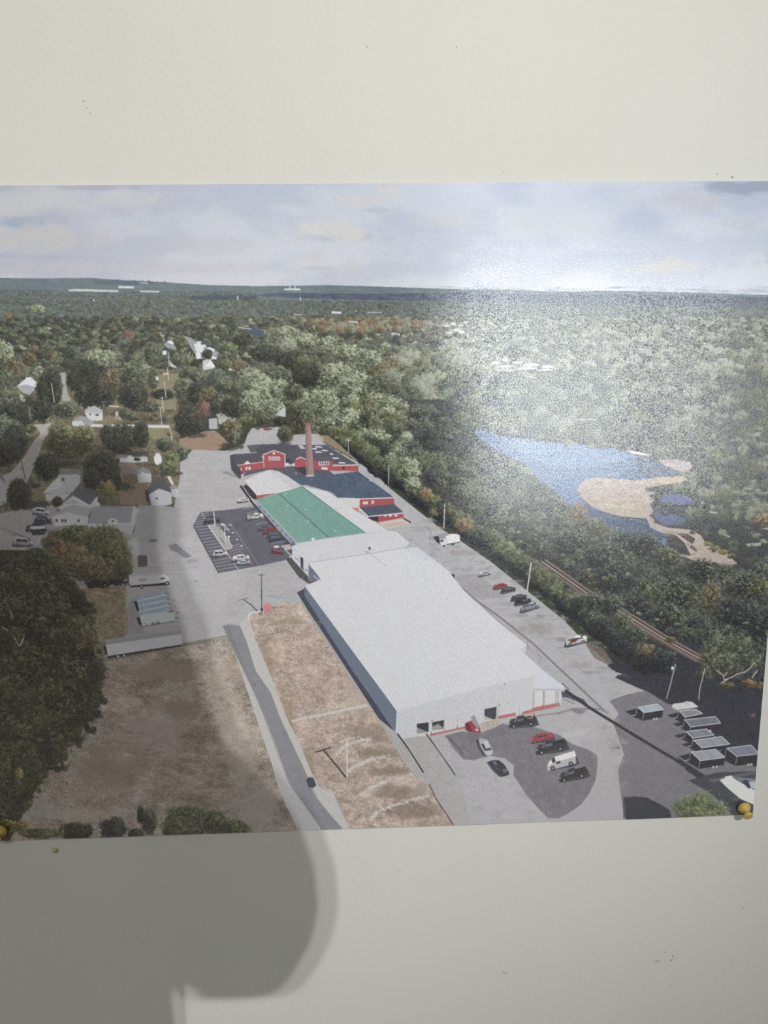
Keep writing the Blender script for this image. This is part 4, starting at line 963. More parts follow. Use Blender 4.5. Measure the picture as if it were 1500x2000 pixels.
poly(WALLF, C(203, 204, 206), P_WH, g=[(.02, N_MID, 1, 1)])
for k in range(110):
    t = k / 110.0; x = 776 + 266 * t; yt = 1388 - 69 * t
    line([(x, yt), (x - .6, yt + 56 - 2 * t)], .5, C(192, 193, 196), None, .4)
poly([(595, 1144), (627, 1132), (700, 1112), (760, 1106), (850, 1094), (880, 1120), (904, 1151), (969, 1211), (1028, 1259), (1027, 1273), (1023, 1275), (1058, 1307), (1044, 1320), (1000, 1329), (942, 1342.5), (860, 1364.5), (808, 1378.5), (775, 1388.5)], C(214, 215, 217), S_WH, g=[(.015, N_MID, .5, .5)])
for k in range(1, 9):
    t = k / 9.0; line([(640 + 240 * t, 1130 - 14 * t), (800 + 250 * t, 1380 - 70 * t)], .6, C(206, 207, 210), None, .4)
poly([(1028, 1259), (1027, 1273), (1022, 1275), (1016, 1268)], C(200, 201, 204), S_WH)
poly([(1044, 1319.5), (1058, 1307), (1104, 1343), (1099, 1347), (1043, 1345)], C(210, 212, 222), S_WH)
line([(1043, 1345.5), (1098, 1346.5)], 1, C(150, 146, 146)); line([(1098, 1334), (1106, 1342), (1112, 1348)], 1.6, C(90, 92, 104))
for q in ([(814, 1413), (837, 1410), (837, 1429), (814, 1432)], [(844, 1410), (867, 1405.5), (866, 1422), (844, 1426)], [(946, 1384.5), (969.5, 1379.5), (968.5, 1404), (946, 1404)]):
    poly(q, C(66, 68, 78), S_DOS.pop(0))
poly([(814, 1420), (837, 1429), (814, 1432)], C(150, 148, 142)); poly([(844, 1419), (856, 1413), (866, 1421), (844, 1426)], C(160, 158, 150)); poly([(946, 1397), (962, 1404), (946, 1405)], C(176, 170, 166))
for a in (((868, 1405), (868, 1422)), ((893, 1394), (893, 1421)), ((971, 1378), (970, 1402)), ((974, 1376), (974, 1400)), ((1015, 1382), (1014, 1396))): line(a, .9, C(166, 166, 168))
for a in (((985, 1334), (987, 1338)), ((976, 1341), (977, 1343)), ((974, 1374), (976, 1378)), ((990, 1371), (993, 1374)), ((842, 1408), (846, 1407))): line(a, 1.2, C(110, 108, 112))
for q in ([(840, 1432.5), (868, 1427), (910, 1417), (910, 1421), (868, 1430.5), (840, 1437)], [(972, 1398), (1007, 1391), (1007, 1397), (972, 1404)], [(1020, 1390), (1042, 1384), (1042, 1390), (1020, 1395)], [(1041, 1382), (1093, 1372), (1093, 1379), (1041, 1390)]):
    poly(q, C(192, 108, 104), S_FDS.pop(0))
for x in (842, 868, 893, 1041, 1059, 1085): line([(x, 1434 - (x - 842) * .235), (x, 1428 - (x - 842) * .235)], 1.2, C(110, 66, 66))
for x in (1042, 1061, 1063, 1086, 1090): line([(x, 1348), (x - 1, 1380)], 1.3, C(150, 146, 144))
poly([(1046, 1352), (1060, 1350), (1060, 1376), (1046, 1380)], C(214, 213, 210), P_WH); poly([(1066, 1350), (1084, 1348), (1084, 1370), (1066, 1374)], C(212, 211, 208), P_WH)
P_DUMP = part('printed_dumpster', 'red dumpster against the white warehouse wall')
poly([(908, 1412), (919, 1407), (924, 1406), (937, 1420), (939, 1430), (924, 1434), (908, 1424)], C(172, 62, 72), P_DUMP); poly([(919, 1400), (926, 1395), (931, 1406), (937, 1420), (932, 1422), (922, 1410)], C(150, 148, 154), P_DUMP)
poly([(908, 1412), (914, 1409), (922, 1428), (912, 1426)], C(110, 46, 56), P_DUMP); poly([(928, 1423), (933, 1422), (934, 1426), (929, 1427)], C(226, 210, 212), P_DUMP)
poly([(938, 1412), (970, 1402), (978, 1410), (962, 1418), (944, 1426)], C(184, 172, 158), None, g=[(.1, N_FINE, 1, 1)])
for x in (950, 960, 968): line([(x, 1408), (x + 4, 1416)], 1, C(140, 126, 112))

# ramps and gravel in front of the warehouse
poly([(772, 1429), (785, 1443), (812, 1438), (840, 1436), (888, 1512), (905, 1545), (930, 1664), (884, 1664), (884, 1605), (849, 1557), (836, 1531), (812, 1520), (788, 1483), (740, 1403)], C(176, 173, 170), P_YARD, g=[(.06, N_FINE, 1, 1), (.05, N_MID, 1, 1)])
line([(776, 1432), (800, 1465), (827, 1508)], 2.6, C(52, 54, 62)); line([(779, 1430), (828, 1506)], 1, C(200, 198, 194)); line([(832, 1432), (860, 1470), (889, 1513)], 2.4, C(66, 66, 72)); line([(834, 1431), (890, 1511)], 1, C(206, 204, 200))
line([(838, 1530), (850, 1556)], 1.8, C(80, 78, 76)); line([(850, 1557), (886, 1610)], 1.8, C(74, 72, 68))
P_GRAV = part('printed_gravel_lot', 'dark gravel parking patch in front of the warehouse')
GL = [(868, 1436), (900, 1428), (940, 1430), (966, 1420), (982, 1412), (1010, 1420), (1038, 1418), (1089, 1434), (1118, 1453), (1150, 1464), (1166, 1475), (1167, 1492), (1163, 1523), (1150, 1550), (1134, 1571), (1110, 1588), (1089, 1598), (1070, 1597), (1048, 1575), (1028, 1552), (1003, 1514),
      (1003, 1494), (985, 1480), (955, 1475), (925, 1484), (904, 1482), (884, 1460)]
poly(GL, C(124, 122, 128), P_GRAV, g=[(.16, N_FINE, 1.4, 1.6), (.08, N_MID, 1, 1)])
line([(875, 1438), (905, 1472)], 2, C(92, 90, 96)); line([(868, 1436), (904, 1482)], 1, C(150, 148, 150))
P_GRAV2 = part('printed_gravel_lot', 'large dark gravel lot with trailers at lower right')
poly([(1190, 1368), (1222, 1356), (1300, 1340), (1612, 1400), (1612, 1664), (1226, 1664), (1218, 1594), (1211, 1545), (1206, 1503), (1218, 1473), (1211, 1449), (1197, 1412), (1208, 1393)], C(124, 123, 130), P_GRAV2, g=[(.18, N_FINE, 1.4, 1.6), (.06, N_MID, 1, 1)])
poly([(1096, 1431), (1136, 1424), (1145, 1434), (1106, 1442)], C(190, 188, 186), None); line([(1120, 1372), (1074, 1398)], 1, C(190, 188, 186))
line([(1095, 1392), (1060, 1396), (1036, 1402)], 3, C(130, 126, 124), None, .7); line([(1088, 1394), (1120, 1384), (1170, 1384), (1188, 1392)], 4, C(126, 122, 122), None, .6); blob(1128, 1388, 12, 5, C(110, 108, 110), None, .7, .5)
for k in range(60): blob(random.uniform(1166, 1222), random.uniform(1400, 1600), random.uniform(2, 8), random.uniform(1, 5), C(*random.choice(((176, 170, 160), (196, 190, 180), (150, 146, 142)))), None, .4, .8)
for k in range(16): line([(1195 + random.uniform(-14, 14), 1448 + random.uniform(-10, 14))] + [(1210, 1462)], 1, C(96, 92, 88), None, .5)
poly([(1105, 1596), (1150, 1560), (1172, 1510), (1178, 1450), (1196, 1420), (1206, 1450), (1208, 1510), (1212, 1560), (1220, 1600)], C(172, 170, 172), None, .5, g=[(.06, N_FINE, 1, 1)])

# ------------------------------------------------------------------ marked car park
P_PARK = part('printed_parking_lot', 'dark asphalt parking lot with white bay lines')
S_LINE = part('bay_line', 'white painted bay line', P_PARK); S_ISL = part('traffic_island', 'pale concrete island', P_PARK)
poly([(393, 1000), (440, 996), (494, 989), (500, 992), (535, 1034), (556, 1060), (571, 1082), (556, 1094), (505, 1105), (427, 1119), (402, 1074), (378, 1027)], C(100, 101, 113), P_PARK, g=[(.06, N_FINE, 1, 1), (.05, N_MID, 1, 1)])
line([(393, 1000), (378, 1027), (427, 1119)], 1.6, C(74, 74, 82))
LC = C(196, 197, 202)
for k in range(15):
    t = k / 14.0
    line([(382 + 42 * t, 1029 + 84 * t), (406 + 58 * t, 1026 + 80 * t)], 1.0, LC, S_LINE, .8)
    if k > 4: line([(436 + 27 * (t - .3) / .7, 1068 + 40 * (t - .3) / .7), (466 + 28 * (t - .3) / .7, 1058 + 40 * (t - .3) / .7)], .9, LC, S_LINE, .7)
for k in range(5): line([(388 + k * 0.0 + k * -2, 1003 + k * 5), (408 + k * 1, 1002 + k * 4.5)], .9, LC, S_LINE, .7)
for k in range(10):
    t = k / 9.0
    line([(474 + 56 * t, 995 + 66 * t), (496 + 62 * t, 990 + 66 * t)], 1.0, LC, S_LINE, .75)
line([(405, 1024), (466, 1112)], 1.4, LC, S_LINE); line([(394, 1001), (402, 1016)], 1.2, LC, S_LINE); line([(452, 1025), (506, 1104)], 1, C(150, 151, 158), S_LINE)
for k in range(7): line([(426 + k * 4.2, 1026 + k * 8), (424 + k * 4.2 + 34, 1022 + k * 8)], .8, LC, S_LINE, .35)
for x, y in ((450, 1025), (455, 1040), (463, 1053), (472, 1066)): poly([(x - 2, y - 1), (x + 2, y - 1.4), (x + 2, y + 1), (x - 2, y + 1.2)], C(220, 221, 224), S_LINE)
poly([(407, 1024), (414, 1020), (424, 1023), (440, 1043), (454, 1067), (452, 1071), (441, 1072), (428, 1054)], C(172, 169, 168), S_ISL, g=[(.05, N_FINE, 1, 1)])
line([(407, 1025), (440, 1073)], 1.4, C(214, 213, 212), S_ISL); line([(424, 1023), (454, 1066), (453, 1070), (441, 1073)], 1.2, C(206, 205, 204), S_ISL)
poly([(420, 1025), (438, 1020), (440, 1026), (430, 1036)], C(120, 120, 116), None, .9); line([(430, 1050), (440, 1062)], 1.4, C(90, 90, 94))
for k in range(5): line([(424 + k * 3, 1026 - k), (428 + k * 3, 1034 - k * 2)], 1.0, C(206, 206, 204))

# ------------------------------------------------------------------ vehicles


def car(cx, cy, L, ang, col, label, style='sedan', name='printed_car', sx=1.0):
    """a little vehicle seen from above its side; L length, ang its heading on the sheet in degrees (0 = along +x)"""
    pid = part(name, label); wid_ = part('window', None, pid); tid = part('wheel', None, pid)
    a = math.radians(ang); ca, sa = math.cos(a), math.sin(a)

    def T(u, v):                              # u along the car (front +), v upwards on the sheet
        return (cx + L * (u * ca * sx), cy + L * (u * sa) - L * v)
    col = np.array(col, float)
    side = C(*np.clip(col * (.80 if col.mean() > 120 else 1.0), 0, 255)); topc = C(*np.clip(col * 1.04 + 4, 0, 255)); glass = C(58, 62, 72) if col.mean() > 90 else C(104, 110, 124)
    if pid: poly([T(-.62, -.22), T(-.52, .05), T(.4, .08), T(.5, -.2), T(-.4, -.27)], C(62, 64, 74), None, .85)
    d = .16                                    # depth of the body across the view
    if style == 'pickup':
        body = [(-.5, -.14), (.5, -.16), (.5, .0), (.42, .10), (-.47, .13)]
        poly([T(*p) for p in body], side, pid)
        poly([T(-.5, .0), T(.5, -.03), T(.42, .13), T(-.46, .16)], topc, pid)
        poly([T(-.45, .02), T(-.06, .01), T(-.08, .13), T(-.43, .14)], C(*np.clip(col * .45 + 20, 0, 255)), pid)
        poly([T(-.08, .02), T(.24, .0), T(.18, .20), T(-.05, .22)], topc, pid)
        poly([T(.24, .0), T(.32, .01), T(.22, .18), T(.17, .19)], glass, wid_)
        poly([T(-.05, .02), T(.2, .005), T(.18, .08), T(-.04, .10)], glass, wid_)
    elif style == 'van':
        poly([T(-.5, -.18), T(.5, -.2), T(.5, .0), T(.40, .14), T(-.47, .18)], side, pid)
        poly([T(-.5, .06), T(.2, .04), T(.26, .22), T(-.44, .26)], topc, pid)
        poly([T(.2, .04), T(.5, -.03), T(.44, .10), T(.26, .20)], topc, pid)
        poly([T(.2, .05), T(.32, .02), T(.36, .14), T(.26, .21)], glass, wid_)
        poly([T(.04, -.04), T(.2, -.05), T(.19, .03), T(.05, .04)], glass, wid_)
    else:
        h = .20 if style == 'sedan' else .27
        b = -.30 if style == 'sedan' else -.46
        poly([T(-.5, -.13), T(.48, -.15), T(.52, -.06), T(.46, .08), T(-.46, .12), T(-.52, .0)], side, pid)
        poly([T(-.5, .0), T(.5, -.03), T(.44, .10), T(-.45, .14)], topc, pid)
        poly([T(b, .02), T(.30, .0), T(.18, h - .02), T(b + .12, h)], topc, pid)
        poly([T(b + .02, .02), T(.24, .005), T(.15, h - .11), T(b + .12, h - .09)], glass, wid_)
        poly([T(.30, .0), T(.34, .04), T(.22, h - .02), T(.18, h - .03)], glass, wid_)
        line([T(-.08, .02), T(-.07, h - .1)], max(.6, L * .03), topc, pid)
    for u in (-.31, .31):
        q = T(u, -.15)
        blob(q[0], q[1], L * .075, L * .075, C(38, 38, 44), tid, 1, .25, 0); blob(q[0], q[1], L * .035, L * .035, C(170, 172, 176), tid, 1, .3, 0)
    if L > 24:
        q = T(.47, -.03); blob(q[0], q[1], L * .03, L * .02, C(226, 226, 220), None, .8, .4, 0)
    return pid


WT, SV, BK = (222, 222, 224), (178, 180, 186), (58, 60, 68)
car(415, 1016, 31, -6, BK, 'black estate car at the top of the parking lot', 'suv')
car(440, 1030, 21, 40, WT, 'white car beside the traffic island', 'sedan')
car(430, 1081, 27, -6, WT, 'white hatchback left of the bay divider', 'suv')
car(471, 1089, 33, -6, WT, 'white saloon in the lower bays', 'sedan')
car(476, 1098, 26, -6, (176, 186, 200), 'silver saloon in the lowest bays', 'sedan')
car(499, 1008, 32, -6, WT, 'white pickup beside the green-roofed building', 'pickup', 'printed_pickup_truck')
car(517, 1030, 24, -10, (96, 98, 110), 'grey car in the row by the green building', 'sedan')
car(529, 1036, 28, -6, (150, 62, 62), 'red car in the row by the green building', 'sedan')
car(537, 1044, 28, -6, (66, 76, 78), 'dark green car in the row by the green building', 'suv')
car(540, 1051, 28, -8, (62, 68, 80), 'dark blue car nearest in the row by the green building', 'suv')
car(542, 1077, 23, 12, (130, 42, 56), 'maroon car parked alone by the annex', 'suv')
poly([(534, 1066), (544, 1065), (546, 1069), (536, 1070)], C(220, 214, 216))
car(476, 976.5, 22, -6, WT, 'white saloon alone above the parking lot', 'sedan')
line([(556, 1072), (573, 1090)], 1.6, C(206, 206, 208)); poly([(548, 1066), (566, 1062), (572, 1072), (560, 1074)], C(192, 180, 172))

car(948, 1119, 24, -10, (200, 202, 206), 'pale saloon at the top of the right-hand row', 'sedan')
car(978, 1144, 27, -6, (176, 54, 68), 'bright red car in the right-hand row', 'sedan')
car(993, 1151, 28, -8, (60, 72, 74), 'dark green car beside the bright red one', 'sedan')
car(1014, 1166, 30, -8, (54, 60, 68), 'black car in the right-hand row', 'sedan')
car(1022, 1174, 32, -6, (50, 54, 62), 'black pickup in the right-hand row', 'pickup', 'printed_pickup_truck')
car(1036, 1184, 37, -14, (160, 166, 178), 'silver-blue pickup nearest in the right-hand row', 'pickup', 'printed_pickup_truck')
car(1126, 1250, 42, -12, (228, 228, 230), 'white pickup alone by the trees', 'pickup', 'printed_pickup_truck')
poly([(1113, 1249), (1128, 1245), (1126, 1253), (1114, 1256)], C(120, 62, 62))
car(1020, 1408, 54, 172, (52, 58, 62), 'black pickup by the warehouse wall', 'pickup', 'printed_pickup_truck', 1)
for k in range(14): blob(random.uniform(1030, 1044), random.uniform(1394, 1406), 1.5, 1.2, C(*random.choice(((190, 150, 130), (120, 70, 64), (210, 200, 190)))), None, .9, .3)
car(1058, 1440, 44, 170, (176, 62, 72), 'red car in the gravel patch', 'sedan')
car(1076, 1457, 60, 168, (54, 58, 68), 'long black pickup beside the red car', 'pickup', 'printed_pickup_truck')
car(1097, 1487, 58, 166, (226, 226, 228), 'white van in the gravel patch', 'van', 'printed_van')
car(1119, 1511, 56, 166, (50, 54, 62), 'black pickup nearest in the gravel patch', 'pickup', 'printed_pickup_truck')


def car_top(cx, cy, pts, rof, win, col, label):
    pid = part('printed_car', label); w = part('window', None, pid); tid = part('wheel', None, pid)
    poly([(x - 5, y + 1) for x, y in pts], C(62, 64, 74), None, .85)
    poly(pts, C(*np.clip(np.array(col) * .86, 0, 255)), pid); poly(rof, C(*col), pid)
    for q in win: poly(q, C(70, 76, 88) if np.mean(col) > 100 else C(96, 106, 124), w)
    return pid


pc = car_top(945, 1458, [(934, 1443), (940, 1441), (952, 1444), (962, 1463), (963, 1472), (956, 1476), (949, 1475), (938, 1458)], [(938, 1448), (951, 1446), (961, 1464), (960, 1472), (951, 1474), (941, 1458)], [[(939, 1452), (944, 1451), (949, 1461), (947, 1467), (943, 1460)], [(948, 1462), (958, 1459), (960, 1464), (949, 1466)]],
             (196, 198, 202), 'silver saloon parked nose-up before the dumpster')
pd = car_top(974, 1499, [(955, 1487), (962, 1484), (974, 1484), (984, 1492), (994, 1507), (994, 1512), (984, 1516), (978, 1514), (964, 1500)], [(960, 1490), (972, 1487), (982, 1494), (990, 1505), (980, 1508), (966, 1500)], [[(960, 1488), (966, 1485), (972, 1492), (968, 1495)], [(980, 1502), (990, 1500), (993, 1506), (984, 1510)], [(966, 1494), (972, 1502), (976, 1507), (968, 1500)]],
             (58, 62, 70), 'dark saloon on the concrete left of the gravel')

# lorries and trailers
P_BT = part('printed_box_truck', 'white box truck beside the autumn-tinted trees'); S_CAB = part('cab', 'white cab', P_BT); S_WHL = part('wheel', None, P_BT)
poly([(250, 1140), (311, 1134), (331, 1132), (331, 1142), (256, 1147)], C(46, 48, 56), None)
poly([(253, 1124), (280, 1122.5), (318, 1121), (313, 1139), (254, 1143.5)], C(206, 208, 214), P_BT); poly([(252, 1122), (300, 1119), (318, 1120), (318, 1123), (253, 1126)], C(188, 190, 198), P_BT)
poly([(312, 1124), (320, 1120), (329, 1126), (331, 1130), (330, 1138), (312, 1138)], C(220, 221, 224), S_CAB); poly([(313, 1129), (322, 1127.5), (321, 1130.5), (314, 1131.5)], C(60, 62, 72), S_CAB)
line([(270, 1133), (278, 1130), (288, 1132), (279, 1135), (270, 1133)], .8, C(120, 116, 124), P_BT); line([(274, 1132.6), (285, 1132)], 1.2, C(150, 140, 150), P_BT); line([(266, 1130), (290, 1127)], .8, C(176, 178, 186), P_BT); blob(293, 1130.5, 1, 1, C(100, 96, 104), None, 1, .3, 0)
for x, y in ((277, 1145), (326, 1139)): blob(x, y, 3.8, 4, C(34, 34, 40), S_WHL, 1, .2, 0); blob(x, y, 2, 2, C(214, 214, 216), S_WHL, 1, .2, 0)
labels = ['blue-topped trailer at the back of the trailer row', 'second blue-topped trailer in the row', 'third blue-topped trailer in the row', 'fourth blue-topped trailer in the row', 'nearest blue trailer showing its white side']
poly([(262, 1174), (269, 1172), (275, 1196), (268, 1192)], C(44, 46, 54), None); poly([(267, 1206), (273, 1205), (278, 1224), (270, 1216)], C(44, 46, 54), None)
for k in range(5):
    pid = part('printed_trailer', labels[k]); sid = part('red_flash', 'red pointed flash', pid)
    x0, y0, x1, y1 = 266 + k * 2.0, 1164 + k * 10.2, 328 + k * 3.2, 1152 + k * 10.2
    poly([(x0, y0), (x1, y1), (x1 + 2, y1 + 8), (x0 + 2, y0 + 10)], C(160, 176, 198), pid, g=[(.04, N_FINE, 1, 1)])
    for q in (.2, .85): blob(x0 + (x1 - x0) * q, y0 + (y1 - y0) * q + 5, 2, 1.4, C(214, 220, 228), pid, .9, .4, 0)
    if k < 4:
        poly([(x0 + 2, y0 + 8.5), (x1 + 2, y1 + 6.5), (x1 + 3, y1 + 9), (x0 + 3, y0 + 11)], C(206, 222, 222), pid)
        poly([(x1 - 10, y1 + 8.6), (x1 + 2, y1 + 6.6), (x1 + 2.6, y1 + 8.8)], C(182, 84, 96), sid)
    else:
        poly([(274, 1202), (338, 1190), (342, 1198), (341, 1212), (310, 1218), (278, 1223)], C(200, 212, 212), pid); poly([(323, 1195), (338, 1191), (338.5, 1195)], C(182, 84, 96), sid)
        line([(277, 1218), (284, 1218), (292, 1222)], 1.4, C(196, 110, 116), sid); line([(278, 1223.6), (341, 1212.6)], 1.0, C(60, 60, 66), pid)
        for x, y in ((299, 1218.5), (308.5, 1216.5)): blob(x, y, 3.2, 2.8, C(36, 36, 42), pid, 1, .2, 0); blob(x, y, 1.6, 1.5, C(206, 206, 208), pid, 1, .2, 0)
for a, b in (((338, 1172), (342, 1171)), ((341, 1184), (344, 1183)), ((344, 1197), (350, 1195)), ((343, 1208), (349, 1206))): line([a, b], 1.4, C(70, 70, 78))
P_SEMI = part('printed_semi_trailer', 'long grey semi-trailer along the meadow edge'); S_ST = part('roof', 'grey trailer roof', P_SEMI); S_SWH = part('wheel', None, P_SEMI)
poly([(203, 1262), (210, 1260), (216, 1284), (206, 1276)], C(40, 42, 50), None)
poly([(210, 1280), (356, 1257), (356, 1261), (300, 1271), (212, 1286)], C(54, 56, 62), None)
poly([(206, 1249), (250, 1243), (300, 1236), (354, 1231), (355, 1239), (207, 1260)], C(158, 158, 168), S_ST, g=[(.04, N_FINE, 1, 1)])
poly([(207, 1259), (355, 1238), (356.5, 1258), (211, 1281)], C(206, 207, 212), P_SEMI, g=[(.02, N_FINE, 1, 1)])
for x, y in ((231, 1281.5), (243, 1280)): blob(x, y, 3.4, 3, C(40, 40, 46), S_SWH, 1, .2, 0); blob(x, y, 2.6, 2.2, C(206, 208, 210), S_SWH, 1, .2, 0)
for x in (266, 294, 326): line([(x, 1270 - (x - 266) * .14), (x, 1275 - (x - 266) * .14)], 1.2, C(60, 60, 64), P_SEMI)
P_RT = part('printed_box_truck', 'white box truck by the right-hand trees'); S_RC = part('cab', None, P_RT)
poly([(846, 1048), (856, 1046), (862, 1064), (852, 1058)], C(60, 62, 70), None); poly([(855, 1044), (868, 1041), (874, 1050), (858, 1052)], C(150, 152, 158), P_RT)
poly([(870, 1047), (878, 1043), (896, 1041.5), (898, 1044), (898, 1058), (872, 1062)], C(224, 224, 226), P_RT); poly([(870, 1047), (873, 1050), (873, 1063), (870, 1060)], C(200, 202, 206), P_RT)
poly([(859, 1055), (866, 1051), (871, 1052), (872, 1062), (866, 1066), (859, 1062)], C(210, 212, 216), S_RC); poly([(860, 1055), (866, 1052.5), (866, 1057), (860, 1059)], C(70, 74, 84), S_RC)
line([(872, 1063), (898, 1058.5)], 1.6, C(60, 60, 66), P_RT)
for x, y in ((867, 1066), (884, 1063)): blob(x, y, 2, 2, C(40, 40, 46), None, 1, .2, 0)
P_WT = part('printed_stake_truck', 'brown dumpster truck bed under the autumn-tinted trees')
poly([(269, 1086), (273, 1084), (286, 1084), (288, 1088), (288, 1106), (270, 1107)], C(112, 98, 100), P_WT, g=[(.1, N_FINE, 1, 1)])
for y in (1090, 1095, 1100): line([(270, y), (288, y - .5)], 1, C(72, 64, 68), P_WT)
for a in ((263, 1060, 10, 8), (266, 1072, 7, 9)): blob(*a, C(196, 206, 206), None, .8, .5)
line([(265, 1068), (270, 1082), (263, 1084)], 2, C(206, 206, 208))
# vehicles in the left-hand car park
car(82, 999, 30, 4, WT, 'white estate car by the white gabled house', 'suv')
car(85, 1016, 32, 4, (46, 52, 64), 'dark estate car by the white gabled house', 'suv')
car(70, 1030, 38, 176, (44, 46, 54), 'black pickup in the left car park', 'pickup', 'printed_pickup_truck')
poly([(57, 1032), (62, 1028), (88, 1026), (90, 1032), (66, 1034)], C(200, 202, 208)); poly([(60, 1034), (90, 1032), (88, 1044), (64, 1045)], C(58, 60, 70), part('printed_trailer', 'dark cargo trailer in the left car park'))
car(47, 1059, 38, 2, SV, 'silver estate car in the left car park', 'suv')

# open-topped trailers on the gravel lot
poly([(1096, 1350), (1110, 1352), (1140, 1366), (1148, 1376), (1136, 1374), (1112, 1362), (1098, 1362)], C(66, 70, 88), None, .9)
for y in (1352, 1358, 1364): line([(1098, y), (1122, y + 10)], 1.4, C(80, 82, 94), None, .8)
SHD = C(54, 57, 70)
poly([(1185, 1299), (1205, 1290), (1260, 1270), (1330, 1250), (1612, 1300), (1612, 1520), (1480, 1500), (1440, 1480), (1410, 1410), (1370, 1376), (1340, 1368), (1320, 1378), (1300, 1372), (1268, 1352), (1230, 1336), (1200, 1322), (1214, 1316), (1240, 1326), (1196, 1308)], SHD, P_GRAV2, g=[(.10, N_FINE, 1, 1), (.06, N_MID, 1, 1)])
for k in range(24):
    x = random.uniform(1190, 1330); y = 1300 + (x - 1190) * .5
    line([(x, y), (x - random.uniform(4, 22), y - random.uniform(1, 10))], random.uniform(1, 2.6), SHD, None, .8)
line([(1205, 1318), (1250, 1335), (1305, 1368)], 2.2, C(60, 62, 74)); line([(1215, 1312), (1260, 1340), (1300, 1362)], 1.4, C(66, 66, 76))
poly([(1318, 1378), (1345, 1384), (1360, 1400), (1372, 1420), (1400, 1440), (1420, 1462), (1436, 1484), (1612, 1500), (1612, 1380), (1380, 1370)], SHD, P_GRAV2, g=[(.10, N_FINE, 1, 1), (.06, N_MID, 1, 1)])
line([(1104, 1348), (1150, 1381), (1230, 1430), (1320, 1484), (1380, 1524)], 5.5, C(52, 54, 64))
poly([(1319, 1476), (1380, 1516), (1372, 1526), (1340, 1504)], C(56, 58, 68), None)
TR = [([(1244.5, 1380.5), (1283, 1374), (1295, 1385), (1257, 1391)], 15, (168, 178, 190), 'grey open trailer standing apart at the left of the lot'),
      ([(1326, 1388), (1358, 1384.5), (1372, 1393), (1337, 1400)], 12, (134, 140, 150), 'open trailer just below the white-covered one'),
      ([(1337, 1405), (1397, 1399), (1407, 1412), (1348, 1419)], 12, (116, 121, 132), 'long open trailer half in tree shade'),
      ([(1339, 1428), (1380, 1423), (1394, 1435), (1353, 1441)], 11, (130, 134, 146), 'short open trailer in the middle of the lot'),
      ([(1354, 1445), (1409, 1438), (1425, 1453), (1370, 1460)], 11, (150, 153, 164), 'long open trailer in the middle of the lot'),
      ([(1419, 1461), (1467, 1455), (1482, 1472), (1439, 1477)], 18, (128, 132, 148), 'open trailer cut by the right edge'),
      ([(1349, 1468), (1398, 1463), (1416, 1479), (1367, 1485)], 15, (160, 164, 170), 'open trailer nearest the white roof')]
for q, h, c, l in TR:
    (ax, ay), (bx, by), (cx_, cy_), (dx_, dy_) = q
    poly([(ax - 24, ay + 8), (ax, ay + 2), (dx_, dy_), (dx_ - 4, dy_ + h), (ax - 8, ay + h + 4)], C(50, 53, 64), None)
    pid = part('printed_trailer', l); deck = part('trailer_bed', 'grey slatted bed', pid); wl = part('wheel', None, pid)
    poly([(ax, ay), (dx_, dy_), (cx_, cy_), (cx_ - 3, cy_ + h), (dx_ - 3, dy_ + h + 1), (ax - 3, ay + h)], C(46, 48, 58), pid)
    poly(q, C(*c), deck)
    for k in range(1, 8):
        t = k / 8; line([(ax + (bx - ax) * t, ay + (by - ay) * t), (dx_ + (cx_ - dx_) * t, dy_ + (cy_ - dy_) * t)], 1.0, C(*np.clip(np.array(c) * random.choice((.78, 1.14)), 0, 255)), None, .7)
    line([q[0], q[1], q[2], q[3], q[0]], 1.5, C(206, 208, 212), pid)
    line([(dx_, dy_), (dx_ - 3, dy_ + h)], 1.3, C(150, 152, 158), pid); line([(ax, ay), (ax - 4, ay + h)], 1.2, C(150, 152, 158), pid); line([(ax - 4, ay + h), (ax - 12, ay + h + 2)], 1.4, C(190, 192, 196), pid)
    for t in (.52, .66): blob(dx_ + (cx_ - dx_) * t, dy_ + (cy_ - dy_) * t + h + .5, 2.2, 2.2, C(190, 192, 194), wl, 1, .3, 0)
P_TARP = part('printed_trailer', 'trailer under a crumpled white cover')
poly([(1311, 1377), (1316, 1373), (1330, 1372), (1342, 1369), (1351, 1370), (1360, 1377), (1364, 1380), (1350, 1383), (1336, 1384), (1322, 1386), (1314, 1383)], C(206, 206, 208), P_TARP, g=[(.3, N_FINE, 1.2, 1.2)])
P_EDGE = part('printed_white_roof', 'white slab roof in the lower right corner')
poly([(1344, 1523), (1400, 1508), (1474, 1506), (1612, 1500), (1612, 1664), (1440, 1664), (1430, 1592), (1392, 1552)], C(70, 74, 84), None, g=[(.06, N_FINE, 1, 1)])
poly([(1382, 1522), (1474, 1506), (1474, 1512), (1390, 1528)], C(96, 104, 112), None)
for k in range(4): line([(1386 + k * 8, 1530 - k * 2), (1434 + k * 8, 1562 - k * 2)], 1, C(104, 116, 120), None, .6)
poly([(1405, 1523), (1415, 1519), (1416, 1516), (1429, 1514), (1432, 1519), (1452, 1531), (1474, 1543), (1474, 1572), (1446, 1560), (1424, 1542)], C(224, 225, 230), P_EDGE, g=[(.02, N_FINE, 1, 1)])
poly([(1432, 1517), (1474, 1520), (1474, 1542), (1452, 1530)], C(120, 130, 150), P_EDGE); poly([(1448, 1526), (1458, 1522), (1468, 1536), (1462, 1540)], C(60, 68, 84), P_EDGE); poly([(1462, 1527), (1480, 1524), (1480, 1542), (1466, 1538)], C(190, 200, 210), P_EDGE)
P_BB = part('printed_bush', 'olive bush on the bottom edge at lower right')
poly([(1218, 1557), (1236, 1554), (1262, 1556), (1290, 1570), (1306, 1580), (1312, 1600), (1222, 1604)], C(56, 61, 72), None)
